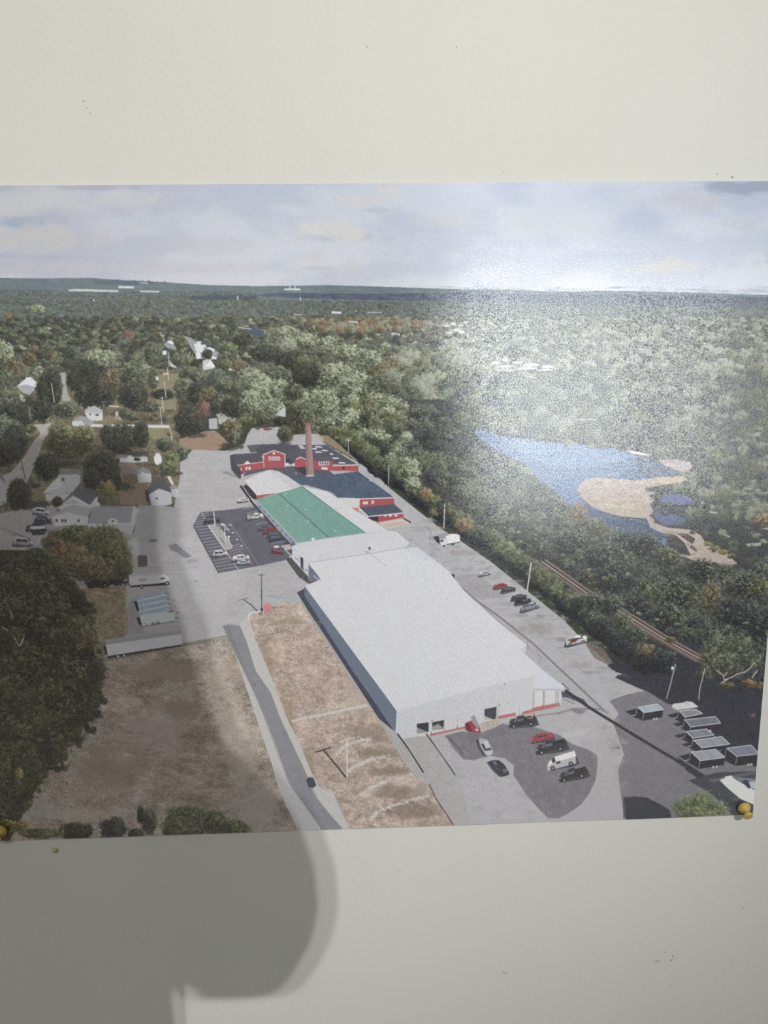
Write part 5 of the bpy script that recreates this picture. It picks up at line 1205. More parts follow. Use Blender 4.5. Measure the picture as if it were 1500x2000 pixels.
for k in range(16): line([(1216, 1557 + k * 2.6), (1224, 1556 + k * 2.6)], 1.6, C(56, 61, 72))
for a in ((1340, 1576, 34, 26), (1372, 1568, 36, 28), (1395, 1580, 32, 22), (1360, 1590, 44, 18)): crown(*a, 'bright', P_BB, edge=.8)

# ------------------------------------------------------------------ hedge and railway on the right
P_RAIL = part('printed_railway', 'brown single-track railway through the trees')
RW = [(1060, 1098), (1100, 1126), (1148, 1160), (1200, 1188), (1244, 1214), (1282, 1238), (1322, 1262), (1362, 1284), (1400, 1300)]
line(RW, 17, C(132, 114, 106), P_RAIL); line([(x - 1, y - 5) for x, y in RW], 2.2, C(62, 58, 62)); line([(x - 4, y + 1) for x, y in RW], 2.0, C(84, 76, 76)); line([(x - 2, y - 2) for x, y in RW], 2, C(168, 150, 138)); line([(x - 9, y + 6) for x, y in RW], 1.4, C(96, 84, 80))
P_HEDGE = part('printed_hedgerow', 'irregular tree row between yard and railway', kind='stuff')
hed = [(640, 850), (700, 882), (760, 925), (820, 968), (870, 1005), (930, 1046), (990, 1085), (1050, 1130), (1110, 1175), (1170, 1225), (1230, 1272), (1300, 1300)]
line([(x + 6, y + 4) for x, y in hed], 34, C(56, 60, 62), P_HEDGE)
for x, y in hed[:-1]: pass
poly([(1180, 1268), (1240, 1244), (1300, 1262), (1350, 1290), (1420, 1310), (1420, 1370), (1330, 1362), (1300, 1370), (1256, 1340), (1200, 1300)], C(52, 55, 66), P_HEDGE, g=[(.12, N_FINE, 1, 1)])
for k in range(len(hed) - 1):
    (xa, ya), (xb, yb) = hed[k], hed[k + 1]
    for t in (0, .18, .36, .54, .72, .88):
        x = xa + (xb - xa) * t + random.uniform(-6, 6); y = ya + (yb - ya) * t + random.uniform(-8, 4)
        r = 14 + k * 1.1
        crown(x + 2, y + 9, r, r * .9, 'shade', P_HEDGE, bias=-.12)
        if k < 9:
            crown(x + 4, y - 6, r * 1.0, r * .8, random.choice(['forest', 'wood', 'olive', 'forest', 'bright'] if k < 7 else ['wood', 'forest', 'shade']), P_HEDGE)
        else:
            crown(x + 4, y - 4, r * 1.0, r * .8, 'shade', P_HEDGE)
line(RW[:3], 7, C(128, 110, 102), P_RAIL); line(RW[4:8], 13, C(134, 116, 110), P_RAIL)
for q in (RW[:3], RW[4:8]):
    line([(x, y - 4) for x, y in q], 2.2, C(58, 54, 58)); line([(x - 3, y + 1) for x, y in q], 1.6, C(80, 70, 70)); line([(x - 1.5, y - 1.5) for x, y in q], 1.6, C(172, 156, 146)); line([(x - 6, y + 5) for x, y in q], 1.2, C(96, 84, 80))
for a in ((702, 868, 16, 18, 'olive'), (690, 850, 16, 14, 'bright'), (665, 842, 18, 12, 'bright'), (724, 884, 20, 20, 'bright'), (765, 900, 16, 18, 'light'), (798, 920, 24, 34, 'light'), (806, 948, 18, 20, 'light'), (745, 905, 18, 18, 'forest'), (830, 965, 16, 14, 'orange'), (905, 1025, 22, 14, 'orange'),
          (1000, 1082, 22, 16, 'bright'), (1060, 1128, 18, 22, 'olive'), (1085, 1150, 20, 20, 'bright'), (1190, 1180, 30, 24, 'wood'), (1160, 1175, 26, 20, 'wood'), (1215, 1215, 24, 24, 'forest'), (1240, 1240, 26, 20, 'wood'), (1258, 1268, 20, 12, 'autumn'), (1272, 1262, 8, 6, 'orange'), (1310, 1250, 14, 10, 'autumn'), (1090, 1165, 22, 10, 'wood'), (845, 1000, 14, 10, 'autumn')):
    crown(*a, P_HEDGE, edge=.7)
poly([(620, 850), (640, 850), (656, 862), (690, 892), (700, 900), (690, 896), (640, 868)], C(170, 152, 118), P_YARD, alpha=.8, g=[(.2, N_FINE, 1, 1)])
for a in ((1400, 1258, 34, 30, 'forest'), (1385, 1290, 26, 36, 'forest'), (1440, 1262, 30, 30, 'forest'), (1420, 1300, 34, 30, 'forest'), (1465, 1290, 28, 22, 'forest'), (1450, 1330, 44, 26, 'shade'), (1500, 1320, 30, 40, 'shade'), (1375, 1320, 18, 24, 'wood')):
    crown(*a, P_FOR, edge=.8)
crown(1462, 1334, 12, 9, 'orange', P_FOR); crown(1482, 1338, 14, 8, 'orange', P_FOR); crown(1418, 1338, 20, 8, 'olive', P_FOR); crown(1470, 1398, 6, 5, 'red', P_FOR)
for q in ([(1376, 1305), (1370, 1330), (1366, 1345), (1364, 1366)], [(1398, 1308), (1412, 1318), (1414, 1328), (1430, 1322), (1440, 1316)], [(1414, 1320), (1420, 1312)], [(1452, 1314), (1466, 1304), (1474, 1292)], [(1468, 1324), (1480, 1308)], [(1440, 1316), (1456, 1312)], [(1407, 1334), (1422, 1326)]):
    line(q, 1.9, C(190, 182, 168))

# ------------------------------------------------------------------ poles, sign, fences
def pole(pts, w, col, label, arms=()):
    pid = part('printed_utility_pole', label)
    line(pts, w, C(*col), pid)
    for a in arms: line(a, max(1.0, w * .6), C(*col), pid)
    return pid


PW = (206, 202, 194)
pole([(678.3, 1517), (677.6, 1441)], 2.6, (214, 208, 198), 'tall pale utility pole on the brown strip', [[(661, 1449.5), (692, 1440)], [(663, 1446.5), (672, 1450)]])
line([(676, 1518), (655, 1492), (631, 1463)], 2.4, C(58, 54, 52)); line([(615, 1468), (622, 1467), (646, 1459)], 2.0, C(58, 54, 52))
pp = pole([(511.4, 1198), (510.6, 1120)], 1.7, (70, 68, 74), 'dark utility pole beside the pink box', [[(504, 1123), (518, 1122)]])
blob(511.6, 1190, 2.4, 4, C(60, 58, 62), None, 1, .3, 0); line([(511, 1201), (490, 1180), (476, 1171)], 1.6, C(72, 70, 76)); line([(465, 1172), (485, 1168)], 1, C(90, 88, 92))
P_BOX = part('printed_box', 'pink metal cabinet beside the dark pole'); poly([(515, 1179), (529, 1178), (530, 1195.5), (516, 1197)], C(206, 130, 136), P_BOX); line([(515, 1179), (529, 1178)], 1.2, C(224, 170, 172), P_BOX)
P_PIPE = part('printed_guard_rail', 'white bent rail at the corner of the brown strip'); line([(486, 1210), (485, 1203), (490, 1197), (498, 1195), (510, 1194)], 2, C(226, 224, 220), P_PIPE)
pole([(868.6, 983), (866.6, 1032)], 1.8, PW, 'pale pole left of the small box truck'); pole([(759.4, 908), (759, 945)], 1.3, PW, 'pale pole in front of light trees'); pole([(1037.5, 1098), (1029, 1156)], 2.4, (214, 208, 198), 'tall leaning pale pole by the parked row')
pole([(680.6, 855), (680.4, 885)], 1.2, PW, 'double-armed pole right of the mill', [[(674, 857), (687, 856.5)], [(675, 860), (686, 860)]])
pole([(1318.5, 1296), (1310, 1330), (1301, 1364)], 2.0, (176, 174, 172), 'pole with white transformer in the tree shade'); blob(1312.5, 1304, 2.4, 3.4, C(224, 224, 226), None, 1, .3, 0)
pole([(413, 963), (417, 1000), (421, 1022)], 1.5, (190, 190, 196), 'tall lamp pole on the traffic island', [[(404, 966), (420, 963)]]); pole([(418.5, 1002), (420, 1028)], 1.6, (214, 213, 214), 'short lamp pole on the traffic island'); pole([(439, 1033), (441, 1062)], 1.6, (214, 213, 212), 'second lamp pole on the traffic island')
line([(384, 1010), (400, 1009)], 1, C(80, 80, 88)); line([(446, 1048), (448, 1056)], 1.6, C(226, 226, 228)); blob(447, 1048, 2.4, 2, C(226, 226, 228), None, 1, .3, 0)
for pts, l in (([(319, 654), (321, 668)], 'farthest pole of the hillside row'), ([(329, 687), (331, 717)], 'upper pole of the hillside row'), ([(327, 717), (330, 742)], 'middle pole of the hillside row'), ([(321, 745), (325, 778)], 'long pole of the hillside row'), ([(317, 776), (320, 806)], 'crossarmed pole of the hillside row'), ([(313.5, 795), (317, 836)], 'nearest crossarmed pole of the hillside row'),
               ([(332, 834), (337, 860)], 'pole at the bush cluster')):
    pole(pts, 1.3, PW, l, [[(pts[0][0] - 5, pts[0][1] + 1.2), (pts[0][0] + 4, pts[0][1] + .4)]] if 'cross' in l or 'farth' in l else ())
poly([(319, 729), (330, 728), (330, 731), (319, 732)], C(206, 204, 198)); poly([(304, 735), (310, 736), (310, 743), (305, 742)], C(206, 204, 202))
pole([(101, 748), (107, 786)], 1.8, (176, 172, 166), 'pale pole in the dark trees by the street'); pole([(42, 900), (50, 934)], 1.5, (66, 64, 66), 'dark pole on the printed street', [[(38, 914), (46, 918)]]); pole([(57, 796), (61, 820)], 1.3, (150, 148, 144), 'grey pole at the street bend')
line([(95, 814), (96, 827)], 1.2, C(170, 168, 164)); line([(205, 692), (204, 760)], .8, C(70, 74, 70), None, .3)
P_CLF = part('printed_fence', 'chain-link fence across the brown strip')
for x, y in ((500, 1231), (522, 1226), (546, 1222), (568, 1220), (590, 1218), (610, 1216)): line([(x, y), (x + .5, y + 15)], 1.3, C(196, 190, 182), P_CLF)
line([(500, 1233), (546, 1224), (590, 1219), (627, 1214)], .8, C(196, 190, 182), P_CLF, .8); line([(494, 1240), (500, 1232)], 1.2, C(206, 202, 196), P_CLF); line([(502, 1243), (540, 1236), (560, 1230)], 2, C(108, 98, 84), None, .5)
P_GATE = part('printed_gate', 'white swing gate at the meadow corner'); line([(420, 1248), (443, 1245), (444, 1255), (422, 1257), (420, 1248)], 1.0, C(208, 206, 202), P_GATE, .9); line([(421, 1256), (443, 1246)], .8, C(208, 206, 202), P_GATE, .8)
P_CLF2 = part('printed_fence', 'low wire fence along the top of the big meadow')
for x in (300, 330, 360, 390, 410): line([(x, 1275 - (x - 300) * .2), (x, 1267 - (x - 300) * .2)], .9, C(120, 116, 108), P_CLF2)
line([(150, 1290), (200, 1292), (300, 1274), (420, 1250)], .8, C(140, 134, 124), P_CLF2, .7)
for a, b in (((690, 905), (1020, 1000)),): pass
# a reddish kerb and debris under the right-hand pole
line([(850, 1026), (868, 1032), (860, 1030)], 1.6, C(170, 118, 110))
# =====================================================================================
# THE POSTER
# =====================================================================================
LIT = dict(fade=0.82, ink=np.array([1.18, 1.20, 1.265]))


def to_linear(c):
    return np.where(c <= 0.04045, c / 12.92, ((c + 0.055) / 1.055) ** 2.4)


XR = 0.3048
XL = px_to_plane(-15, 1637)[0]
ZT, ZB = 0.254, -0.254


def ripple(x, z):
    """the hanging sheet is not quite flat: shallow upright waves, lower edge curling off the wall"""
    w = 0.00035 * np.sin(2 * np.pi * (x - 0.02) / 0.165 + 0.5) * np.clip((x + 0.05) / 0.2, 0, 1)
    return w + 0.0004 * np.clip((-z - 0.19) / 0.06, 0, 1) ** 2 + 0.0006


POSTER = empty('poster', (0, 0, ZC + ZB))
tag(POSTER, 'large glossy aerial photograph of a white-roofed works among woods, pinned to the wall', 'poster')
BASE = np.array([0, 0, ZB])


def build_print():
    cell = 0.00047
    nu = int(round((XR - XL) / cell)); nv = int(round((ZT - ZB) / cell))
    xs = np.linspace(XL, XR, nu + 1); zs = np.linspace(ZT, ZB, nv + 1)
    GX, GZ = np.meshgrid(xs, zs)
    PX, PY = plane_to_px(GX, GZ)
    # ink at each point: small box blur of the canvas, then bilinear pick
    k = INK
    k = (np.roll(k, 1, 0) + 2 * k + np.roll(k, -1, 0)) / 4
    k = (np.roll(k, 1, 1) + 2 * k + np.roll(k, -1, 1)) / 4
    fx = np.clip((PX - CX0) * SS - 0.5, 0, CW - 2.001); fy = np.clip((PY - CY0) * SS - 0.5, 0, CH - 2.001)
    ix = fx.astype(int); iy = fy.astype(int); ax = (fx - ix)[..., None]; ay = (fy - iy)[..., None]
    c = (k[iy, ix] * (1 - ax) + k[iy, ix + 1] * ax) * (1 - ay) + (k[iy + 1, ix] * (1 - ax) + k[iy + 1, ix + 1] * ax) * ay
    g_ = c @ np.array([.3, .55, .15])                      # slightly faded inks
    c = g_[..., None] + (c - g_[..., None]) * LIT['fade']
    c = np.clip(to_linear(np.clip(c, 0, 1)) * LIT['ink'], 0.004, 0.92).astype(np.float32)
    mx = (PX[:-1, :-1] + PX[1:, 1:]) / 2; my = (PY[:-1, :-1] + PY[1:, 1:]) / 2
    ids = MOTIF[np.clip(((my - CY0) * SS).astype(int), 0, CH - 1), np.clip(((mx - CX0) * SS).astype(int), 0, CW - 1)]
    Yd = PLANE - ripple(GX, GZ)
    P = np.stack([GX, Yd, GZ], -1).reshape(-1, 3).astype(np.float32) - BASE.astype(np.float32)
    Cc = np.concatenate([c.reshape(-1, 3), np.ones(((nu + 1) * (nv + 1), 1), np.float32)], 1)
    flat = ids.ravel(); order = np.argsort(flat, kind='stable'); srt = flat[order]
    bounds = np.searchsorted(srt, np.arange(len(PARTS) + 1))
    mat = paper_mat()
    made = {}
    W1 = nu + 1

    def make(pid):
        if pid in made: return made[pid]
        info = PARTS[pid]
        par = POSTER if info['parent'] is None else make(info['parent'])
        cells = order[bounds[pid]:bounds[pid + 1]]
        if len(cells) == 0 and info['parent'] is not None: return None
        if len(cells) < 3 and info['parent'] is not None: return None
        r, q = np.divmod(cells, nu)
        v0 = r * W1 + q
        quad = np.stack([v0, v0 + W1, v0 + W1 + 1, v0 + 1], 1)
        uq, inv = np.unique(quad.ravel(), return_inverse=True)
        me = bpy.data.meshes.new(info['name'])
        n = len(cells)
        me.vertices.add(len(uq)); me.vertices.foreach_set('co', P[uq].ravel())
        me.loops.add(4 * n); me.loops.foreach_set('vertex_index', inv.astype(np.int32))
        me.polygons.add(n); me.polygons.foreach_set('loop_start', np.arange(0, 4 * n, 4, dtype=np.int32))
        me.update(calc_edges=True)
        at = me.color_attributes.new('ink', 'FLOAT_COLOR', 'POINT'); at.data.foreach_set('color', Cc[uq].ravel())
        me.materials.append(mat)
        o = bpy.data.objects.new(info['name'], me); COL.objects.link(o); o.parent = par
        if info['label']: o['label'] = info['label']
        if info['kind']: o['kind'] = info['kind']
        made[pid] = o
        return o
    for pid in range(1, len(PARTS)):
        if bounds[pid + 1] > bounds[pid]: make(pid)
    # the sheet itself, behind the ink
    bm = bmesh.new(); n, m = 60, 20; rows = []
    for s in (0.0001, 0.0004):
        g = [[bm.verts.new((XL + (XR - XL) * i / n, PLANE - float(ripple(XL + (XR - XL) * i / n, ZT + (ZB - ZT) * j / m)) + s, ZT + (ZB - ZT) * j / m - ZB)) for i in range(n + 1)] for j in range(m + 1)]
        rows.append(g)
        for j in range(m):
            for i in range(n):
                f = (g[j][i], g[j + 1][i], g[j + 1][i + 1], g[j][i + 1])
                bm.faces.new(f if s < .0002 else f[::-1])
    A, B = rows
    for j in range(m): bm.faces.new((A[j][0], B[j][0], B[j + 1][0], A[j + 1][0])); bm.faces.new((A[j + 1][n], B[j + 1][n], B[j][n], A[j][n]))
    for i in range(n): bm.faces.new((A[0][i + 1], B[0][i + 1], B[0][i], A[0][i])); bm.faces.new((A[m][i], B[m][i], B[m][i + 1], A[m][i + 1]))
    obj('paper_sheet', bm, simple_mat('paper_white', (0.82, 0.82, 0.80), 0.6, 0.01, 200), POSTER)


build_print()

# =====================================================================================
# THE ROOM
# =====================================================================================
RX0, RX1, RY, RH = -2.3, 2.4, -3.2, 2.9
M_WALL = wall_mat('painted_wall', WALLC)
M_ROOM = simple_mat('room_paint', (0.38, 0.365, 0.345), 0.9, 0.04, 12)
M_CEIL = simple_mat('ceiling_paint', (0.62, 0.61, 0.58), 0.9, 0.02, 12)
M_FLOOR = simple_mat('floor_vinyl', (0.26, 0.22, 0.18), 0.5, 0.25, 9)
M_TRIM = simple_mat('trim_paint', (0.72, 0.71, 0.68), 0.45, 0.02, 20)


def struct(name, bm, m, parent=None):
    o = obj(name, bm, m, parent); o['kind'] = 'structure'; return o


bm = bmesh.new(); add_box(bm, RX0, RX1, 0, .12, 0, RH); WF = struct('wall_front', bm, M_WALL)
bm = bmesh.new(); add_box(bm, RX0 - .12, RX0, RY - .12, .12, 0, RH); struct('wall_left', bm, M_ROOM)
bm = bmesh.new(); add_box(bm, RX1, RX1 + .12, RY - .12, .12, 0, RH); struct('wall_right', bm, M_ROOM)
bm = bmesh.new(); add_box(bm, RX0 - .12, RX1 + .12, RY - .12, .12, -.1, 0); struct('floor', bm, M_FLOOR)
bm = bmesh.new(); add_box(bm, RX0 - .12, RX1 + .12, RY - .12, .12, RH, RH + .1); struct('ceiling', bm, M_CEIL)
bm = bmesh.new(); add_box(bm, RX0, RX1, -.016, 0, 0, .1); struct('baseboard_front', bm, M_TRIM)
# back wall with the window that glares on the print
wx0, wx1, wz0, wz1 = WIN['x0'], WIN['x1'], WIN['z0'], WIN['z1']
bm = bmesh.new()
add_box(bm, RX0, wx0, RY - .12, RY, 0, RH); add_box(bm, wx1, RX1, RY - .12, RY, 0, RH)
add_box(bm, wx0, wx1, RY - .12, RY, 0, wz0); add_box(bm, wx0, wx1, RY - .12, RY, wz1, RH)
struct('wall_back', bm, M_ROOM)
bm = bmesh.new()
f = .045
for a in ((wx0, wx0 + f, wz0, wz1), (wx1 - f, wx1, wz0, wz1), (wx0 + f, wx1 - f, wz0, wz0 + f), (wx0 + f, wx1 - f, wz1 - f, wz1)): add_box(bm, a[0], a[1], RY - .09, RY - .03, a[2], a[3])
for x in WIN['mull']: add_box(bm, x - .06, x + .06, RY - .09, RY - .03, wz0 + f, wz1 - f)
W1O = struct('window_1', bm, M_TRIM)
m, nt, b = new_mat('window_glass')
tr = node(nt, 'ShaderNodeBsdfTransparent'); mx = node(nt, 'ShaderNodeMixShader'); mx.inputs[0].default_value = 0.06
b.inputs['Roughness'].default_value = 0.02; b.inputs['Base Color'].default_value = (.8, .85, .85, 1)
nt.links.new(tr.outputs[0], mx.inputs[1]); nt.links.new(b.outputs[0], mx.inputs[2]); nt.links.new(mx.outputs[0], nt.nodes['Material Output'].inputs[0])
bm = bmesh.new(); add_box(bm, wx0 + f, wx1 - f, RY - .064, RY - .060, wz0 + f, wz1 - f); struct('window_pane', bm, m, W1O)
bm = bmesh.new(); add_box(bm, wx0 - .05, wx1 + .05, RY - .03, RY + .06, wz0 - .035, wz0); struct('window_sill', bm, M_TRIM, W1O)

w = bpy.data.worlds.new('daylight'); SC.world = w; w.use_nodes = True
wn = w.node_tree.nodes['Background']
wn.inputs['Color'].default_value = (0.90, 0.95, 1.0, 1); wn.inputs['Strength'].default_value = WIN['sky']
pl = bpy.data.lights.new('window_portal', 'AREA'); pl.shape = 'RECTANGLE'; pl.size = wx1 - wx0; pl.size_y = wz1 - wz0; pl.cycles.is_portal = True
po = bpy.data.objects.new('window_portal', pl); COL.objects.link(po)
po.location = ((wx0 + wx1) / 2, RY - .1, (wz0 + wz1) / 2); po.rotation_euler = (math.radians(90), 0, 0)   # faces +y, into the room

# scuffs and chips in the paint of the front wall
M_CHIP = simple_mat('paint_chip', (0.16, 0.15, 0.14), 0.8, 0.3, 300)
M_FILL = simple_mat('filler_patch', (0.62, 0.61, 0.56), 0.7, 0.05, 300)


def chip(px, py, L, h, ang, mat=None, name='paint_chip'):
    x, z = px_to_plane(px, py, 0.0)
    s = 0.00041
    bm = bmesh.new(); n = 14; a = math.radians(ang)
    top = []; ctr = bm.verts.new((x, -.0006, ZC + z))
    for i in range(n):
        t = 2 * math.pi * i / n
        u = L / 2 * s * math.cos(t) * random.uniform(.8, 1.1); v = h / 2 * s * math.sin(t) * random.uniform(.6, 1.2)
        top.append(bm.verts.new((x + u * math.cos(a) - v * math.sin(a), .0002, ZC + z + u * math.sin(a) + v * math.cos(a))))
    for i in range(n): bm.faces.new((ctr, top[i], top[(i + 1) % n]))
    bmesh.ops.recalc_face_normals(bm, faces=bm.faces)
    o = obj(name, bm, mat or M_CHIP, WF); o['kind'] = 'structure'


for a in ((1283, 1877, 17, 3, 0), (1314, 1868, 2.5, 9, 10), (1311, 1875, 8, 3, 0), (1299, 1860, 3, 2, 0), (985, 1900, 20, 1.2, -8), (163, 197, 5, 2, 50), (176, 221, 4, 1.6, -60), (171, 212, 2, 4, 10), (717, 91, 1.4, 6, 0), (892, 92, 1.6, 6, 0), (1430, 346, 5, 4, 20),
          (1310, 1923, 3, 2, 0), (1401, 340, 1.5, 5, 0), (1452, 1772, 3, 3, 0), (983, 335, 2, 3, 0)):
    chip(*a)
chip(778, 1698, 14, 9, 30, M_FILL)

# ------------------------------------------------------------------ push pins
m, nt, b = new_mat('amber_plastic')
b.inputs['Base Color'].default_value = (0.58, 0.36, 0.035, 1); b.inputs['Roughness'].default_value = 0.18; b.inputs['Subsurface Weight'].default_value = 0.25
b.inputs['Subsurface Radius'].default_value = (.003, .0018, .0004); b.inputs['Subsurface Scale'].default_value = 1.0; b.inputs['Coat Weight'].default_value = 0.3
nz = node(nt, 'ShaderNodeTexNoise', Scale=160.0); tc = node(nt, 'ShaderNodeTexCoord'); nt.links.new(tc.outputs['Object'], nz.inputs['Vector'])
rp = node(nt, 'ShaderNodeValToRGB'); rp.color_ramp.elements[0].color = (0.50, 0.34, 0.085, 1); rp.color_ramp.elements[1].color = (0.62, 0.45, 0.14, 1)
nt.links.new(nz.outputs['Fac'], rp.inputs['Fac']); nt.links.new(rp.outputs['Color'], b.inputs['Base Color'])
M_AMBER = m
M_STEEL = simple_mat('pin_steel', (0.6, 0.6, 0.6), 0.25, 0.02, 50, Metallic=1.0)


def pushpin(px, py, label, tilt_x, tilt_z):
    x, z = px_to_plane(px, py, -.004)
    r = empty('pushpin', (x, -.0032, ZC + z)); tag(r, label, 'push pin', 'amber push pins at the poster corners')
    # local +z of the lathe points out of the wall (-y), tilted
    d = Vector((tilt_x, -1, tilt_z)).normalized()
    M = d.to_track_quat('Z', 'Y').to_matrix().to_4x4()
    bm = bmesh.new()
    add_lathe(bm, [(0, -.0002), (.0044, 0), (.0052, .0008), (.0055, .0018), (.0054, .0028), (.0048, .0038), (.0038, .0046), (.0031, .0053), (.0028, .0062), (.0028, .0070), (.0030, .0078), (.0035, .0085),
                   (.0039, .0091), (.0040, .0099), (.0037, .0105), (.0029, .0108), (0, .0109)], 40, M)
    bmesh.ops.recalc_face_normals(bm, faces=bm.faces)
    obj('pin_grip', bm, M_AMBER, r, True)
    bm = bmesh.new(); add_lathe(bm, [(0, -.012), (.0004, -.010), (.0006, 0), (.0006, .003)], 12, M)
    obj('pin_needle', bm, M_STEEL, r, True)


pushpin(1452, 1575, 'amber push pin through the lower right corner of the poster', 0.02, -0.42)
pushpin(2, 1620, 'amber push pin at the lower left corner of the poster, half out of view', -0.05, -0.4)
# small ball left in the bare wall
x, z = px_to_plane(107, 1660, -.001)
bm = bmesh.new(); bmesh.ops.create_uvsphere(bm, u_segments=24, v_segments=14, radius=.0023)
for v in bm.verts: v.co.y *= .8
B = obj('wall_bead', bm, simple_mat('bead_paint', (0.46, 0.47, 0.27), 0.4, 0.1, 400), None, True, (x, -.0014, ZC + z))
tag(B, 'tiny pale green bead stuck on the bare wall under the poster', 'bead')

# =====================================================================================
# LAMP AND ADDED FILL PANEL
# =====================================================================================
m, nt, b = new_mat('lens_glow')
em = node(nt, 'ShaderNodeEmission', Strength=12.0); em.inputs['Color'].default_value = (1.0, 0.975, 0.935, 1)
nt.links.new(em.outputs[0], nt.nodes['Material Output'].inputs[0]); M_GLOW = m
M_MET = simple_mat('lamp_metal', (0.55, 0.55, 0.53), 0.4, 0.03, 40, Metallic=0.8)
LP = Vector(LAMP['pos'])
R = empty('ceiling_lamp', (LP.x, LP.y, RH)); tag(R, 'small twin-bulb pendant lamp hanging from the ceiling behind the person', 'lamp')
bm = bmesh.new(); add_lathe(bm, [(0, 0), (.05, 0), (.05, -.018), (.012, -.026), (0, -.026)], 32); bmesh.ops.recalc_face_normals(bm, faces=bm.faces); obj('canopy', bm, M_MET, R, True)
bm = bmesh.new(); add_lathe(bm, [(0, -.02), (.005, -.02), (.005, LP.z - RH + .035), (0, LP.z - RH + .035)], 16); bmesh.ops.recalc_face_normals(bm, faces=bm.faces); obj('stem', bm, M_MET, R, True)
bm = bmesh.new(); add_box(bm, -.03, .03, -.008, .008, LP.z - RH + .018, LP.z - RH + .036); obj('crossbar', bm, M_MET, R)
# two little spot heads side by side, both turned to the upper middle of the wall
ax_, az_ = px_to_plane(*LAMP['aim'], 0.0)
AIM = (Vector((ax_, 0, az_ + ZC)) - LP).normalized()
for s in (-1, 1):
    P0 = Vector((s * LAMP['gap'] / 2, 0, LP.z - RH))
    M = Matrix.Translation(P0) @ AIM.to_track_quat('Z', 'Y').to_matrix().to_4x4()
    bm = bmesh.new(); add_lathe(bm, [(0, -.050), (.008, -.050), (.0125, -.040), (.0155, -.012), (.0155, -.008), (.0140, -.008), (.0130, -.011), (0, -.011)], 24, M)
    bmesh.ops.recalc_face_normals(bm, faces=bm.faces); hd = obj('spot_head', bm, M_MET, R, True)
    bm = bmesh.new(); add_lathe(bm, [(0, -.0095), (.0125, -.0095), (.0125, -.0105), (0, -.0105)], 24, M); bmesh.ops.recalc_face_normals(bm, faces=bm.faces); obj('lens', bm, M_GLOW, hd, True)
    sl = bpy.data.lights.new('spot_light', 'SPOT'); sl.energy = LAMP['power']; sl.color = (1.0, 0.975, 0.935); sl.shadow_soft_size = .0065; sl.spot_size = math.radians(LAMP['cone']); sl.spot_blend = 1.0
    so = bpy.data.objects.new('spot_light', sl); COL.objects.link(so); so.parent = hd
    so.location = P0; so.rotation_euler = (-AIM).to_track_quat('Z', 'Y').to_euler()
# unseen fill panel in the ceiling, added to raise the ambient light
PX, PY, PW_, PD = LAMP['panel']
R2 = empty('fill_panel', (PX, PY, RH)); tag(R2, 'added flat rectangular fill light in the ceiling at the left, out of view', 'light')
bm = bmesh.new()
for a in ((-PW_ / 2, PW_ / 2, -PD / 2, -PD / 2 + .03), (-PW_ / 2, PW_ / 2, PD / 2 - .03, PD / 2), (-PW_ / 2, -PW_ / 2 + .03, -PD / 2 + .03, PD / 2 - .03), (PW_ / 2 - .03, PW_ / 2, -PD / 2 + .03, PD / 2 - .03)):
    add_box(bm, a[0], a[1], a[2], a[3], -.03, 0)
obj('frame', bm, M_MET, R2)
m, nt, b = new_mat('fill_glow')
em = node(nt, 'ShaderNodeEmission', Strength=LAMP['fill_power']); em.inputs['Color'].default_value = (1.0, 0.99, 0.95, 1)
nt.links.new(em.outputs[0], nt.nodes['Material Output'].inputs[0])
bm = bmesh.new(); add_box(bm, -PW_ / 2 + .03, PW_ / 2 - .03, -PD / 2 + .03, PD / 2 - .03, -.018, -.004); obj('diffuser', bm, m, R2)
# =====================================================================================
# THE PERSON taking the picture: stands behind the camera, just out of frame, and throws
# the shadow on the lower left of the wall
# =====================================================================================
M_SKIN = simple_mat('skin', (0.50, 0.31, 0.23), 0.5, 0.08, 60)
M_SHIRT = simple_mat('grey_shirt', (0.10, 0.105, 0.12), 0.9, 0.12, 90, .2)
M_JEANS = simple_mat('dark_jeans', (0.03, 0.04, 0.07), 0.9, 0.15, 120, .2)
M_HAIR = simple_mat('brown_hair', (0.035, 0.022, 0.015), 0.6, 0.3, 80, .4)
M_MASK = simple_mat('cloth_mask', (0.05, 0.06, 0.09), 0.9, 0.06, 90)
M_SHOE = simple_mat('black_shoe', (0.02, 0.02, 0.02), 0.5, 0.1, 40)
M_EYE = simple_mat('eye_white', (0.75, 0.73, 0.70), 0.15, 0.02, 40)
M_IRIS = simple_mat('eye_iris', (0.05, 0.03, 0.02), 0.1, 0.1, 400)
M_PHONE = simple_mat('phone_black', (0.015, 0.015, 0.017), 0.25, 0.05, 40)
M_SCREEN = simple_mat('phone_screen', (0.03, 0.03, 0.035), 0.08, 0.02, 40)


def limb(bm, pts, seg=14):
    """tapered round limb with rounded joints: pts = [(x, y, z, r)...]"""
    for (a, b) in zip(pts, pts[1:]):
        A = Vector(a[:3]); B = Vector(b[:3]); d = (B - A)
        M = Matrix.Translation(A) @ d.to_track_quat('Z', 'Y').to_matrix().to_4x4()
        add_lathe(bm, [(0, 0)] + [(a[3] + (b[3] - a[3]) * t, d.length * t) for t in (0, .25, .5, .75, 1)] + [(0, d.length)], seg, M)
    for p in pts:
        bmesh.ops.create_uvsphere(bm, u_segments=seg, v_segments=8, radius=p[3], matrix=Matrix.Translation(p[:3]))


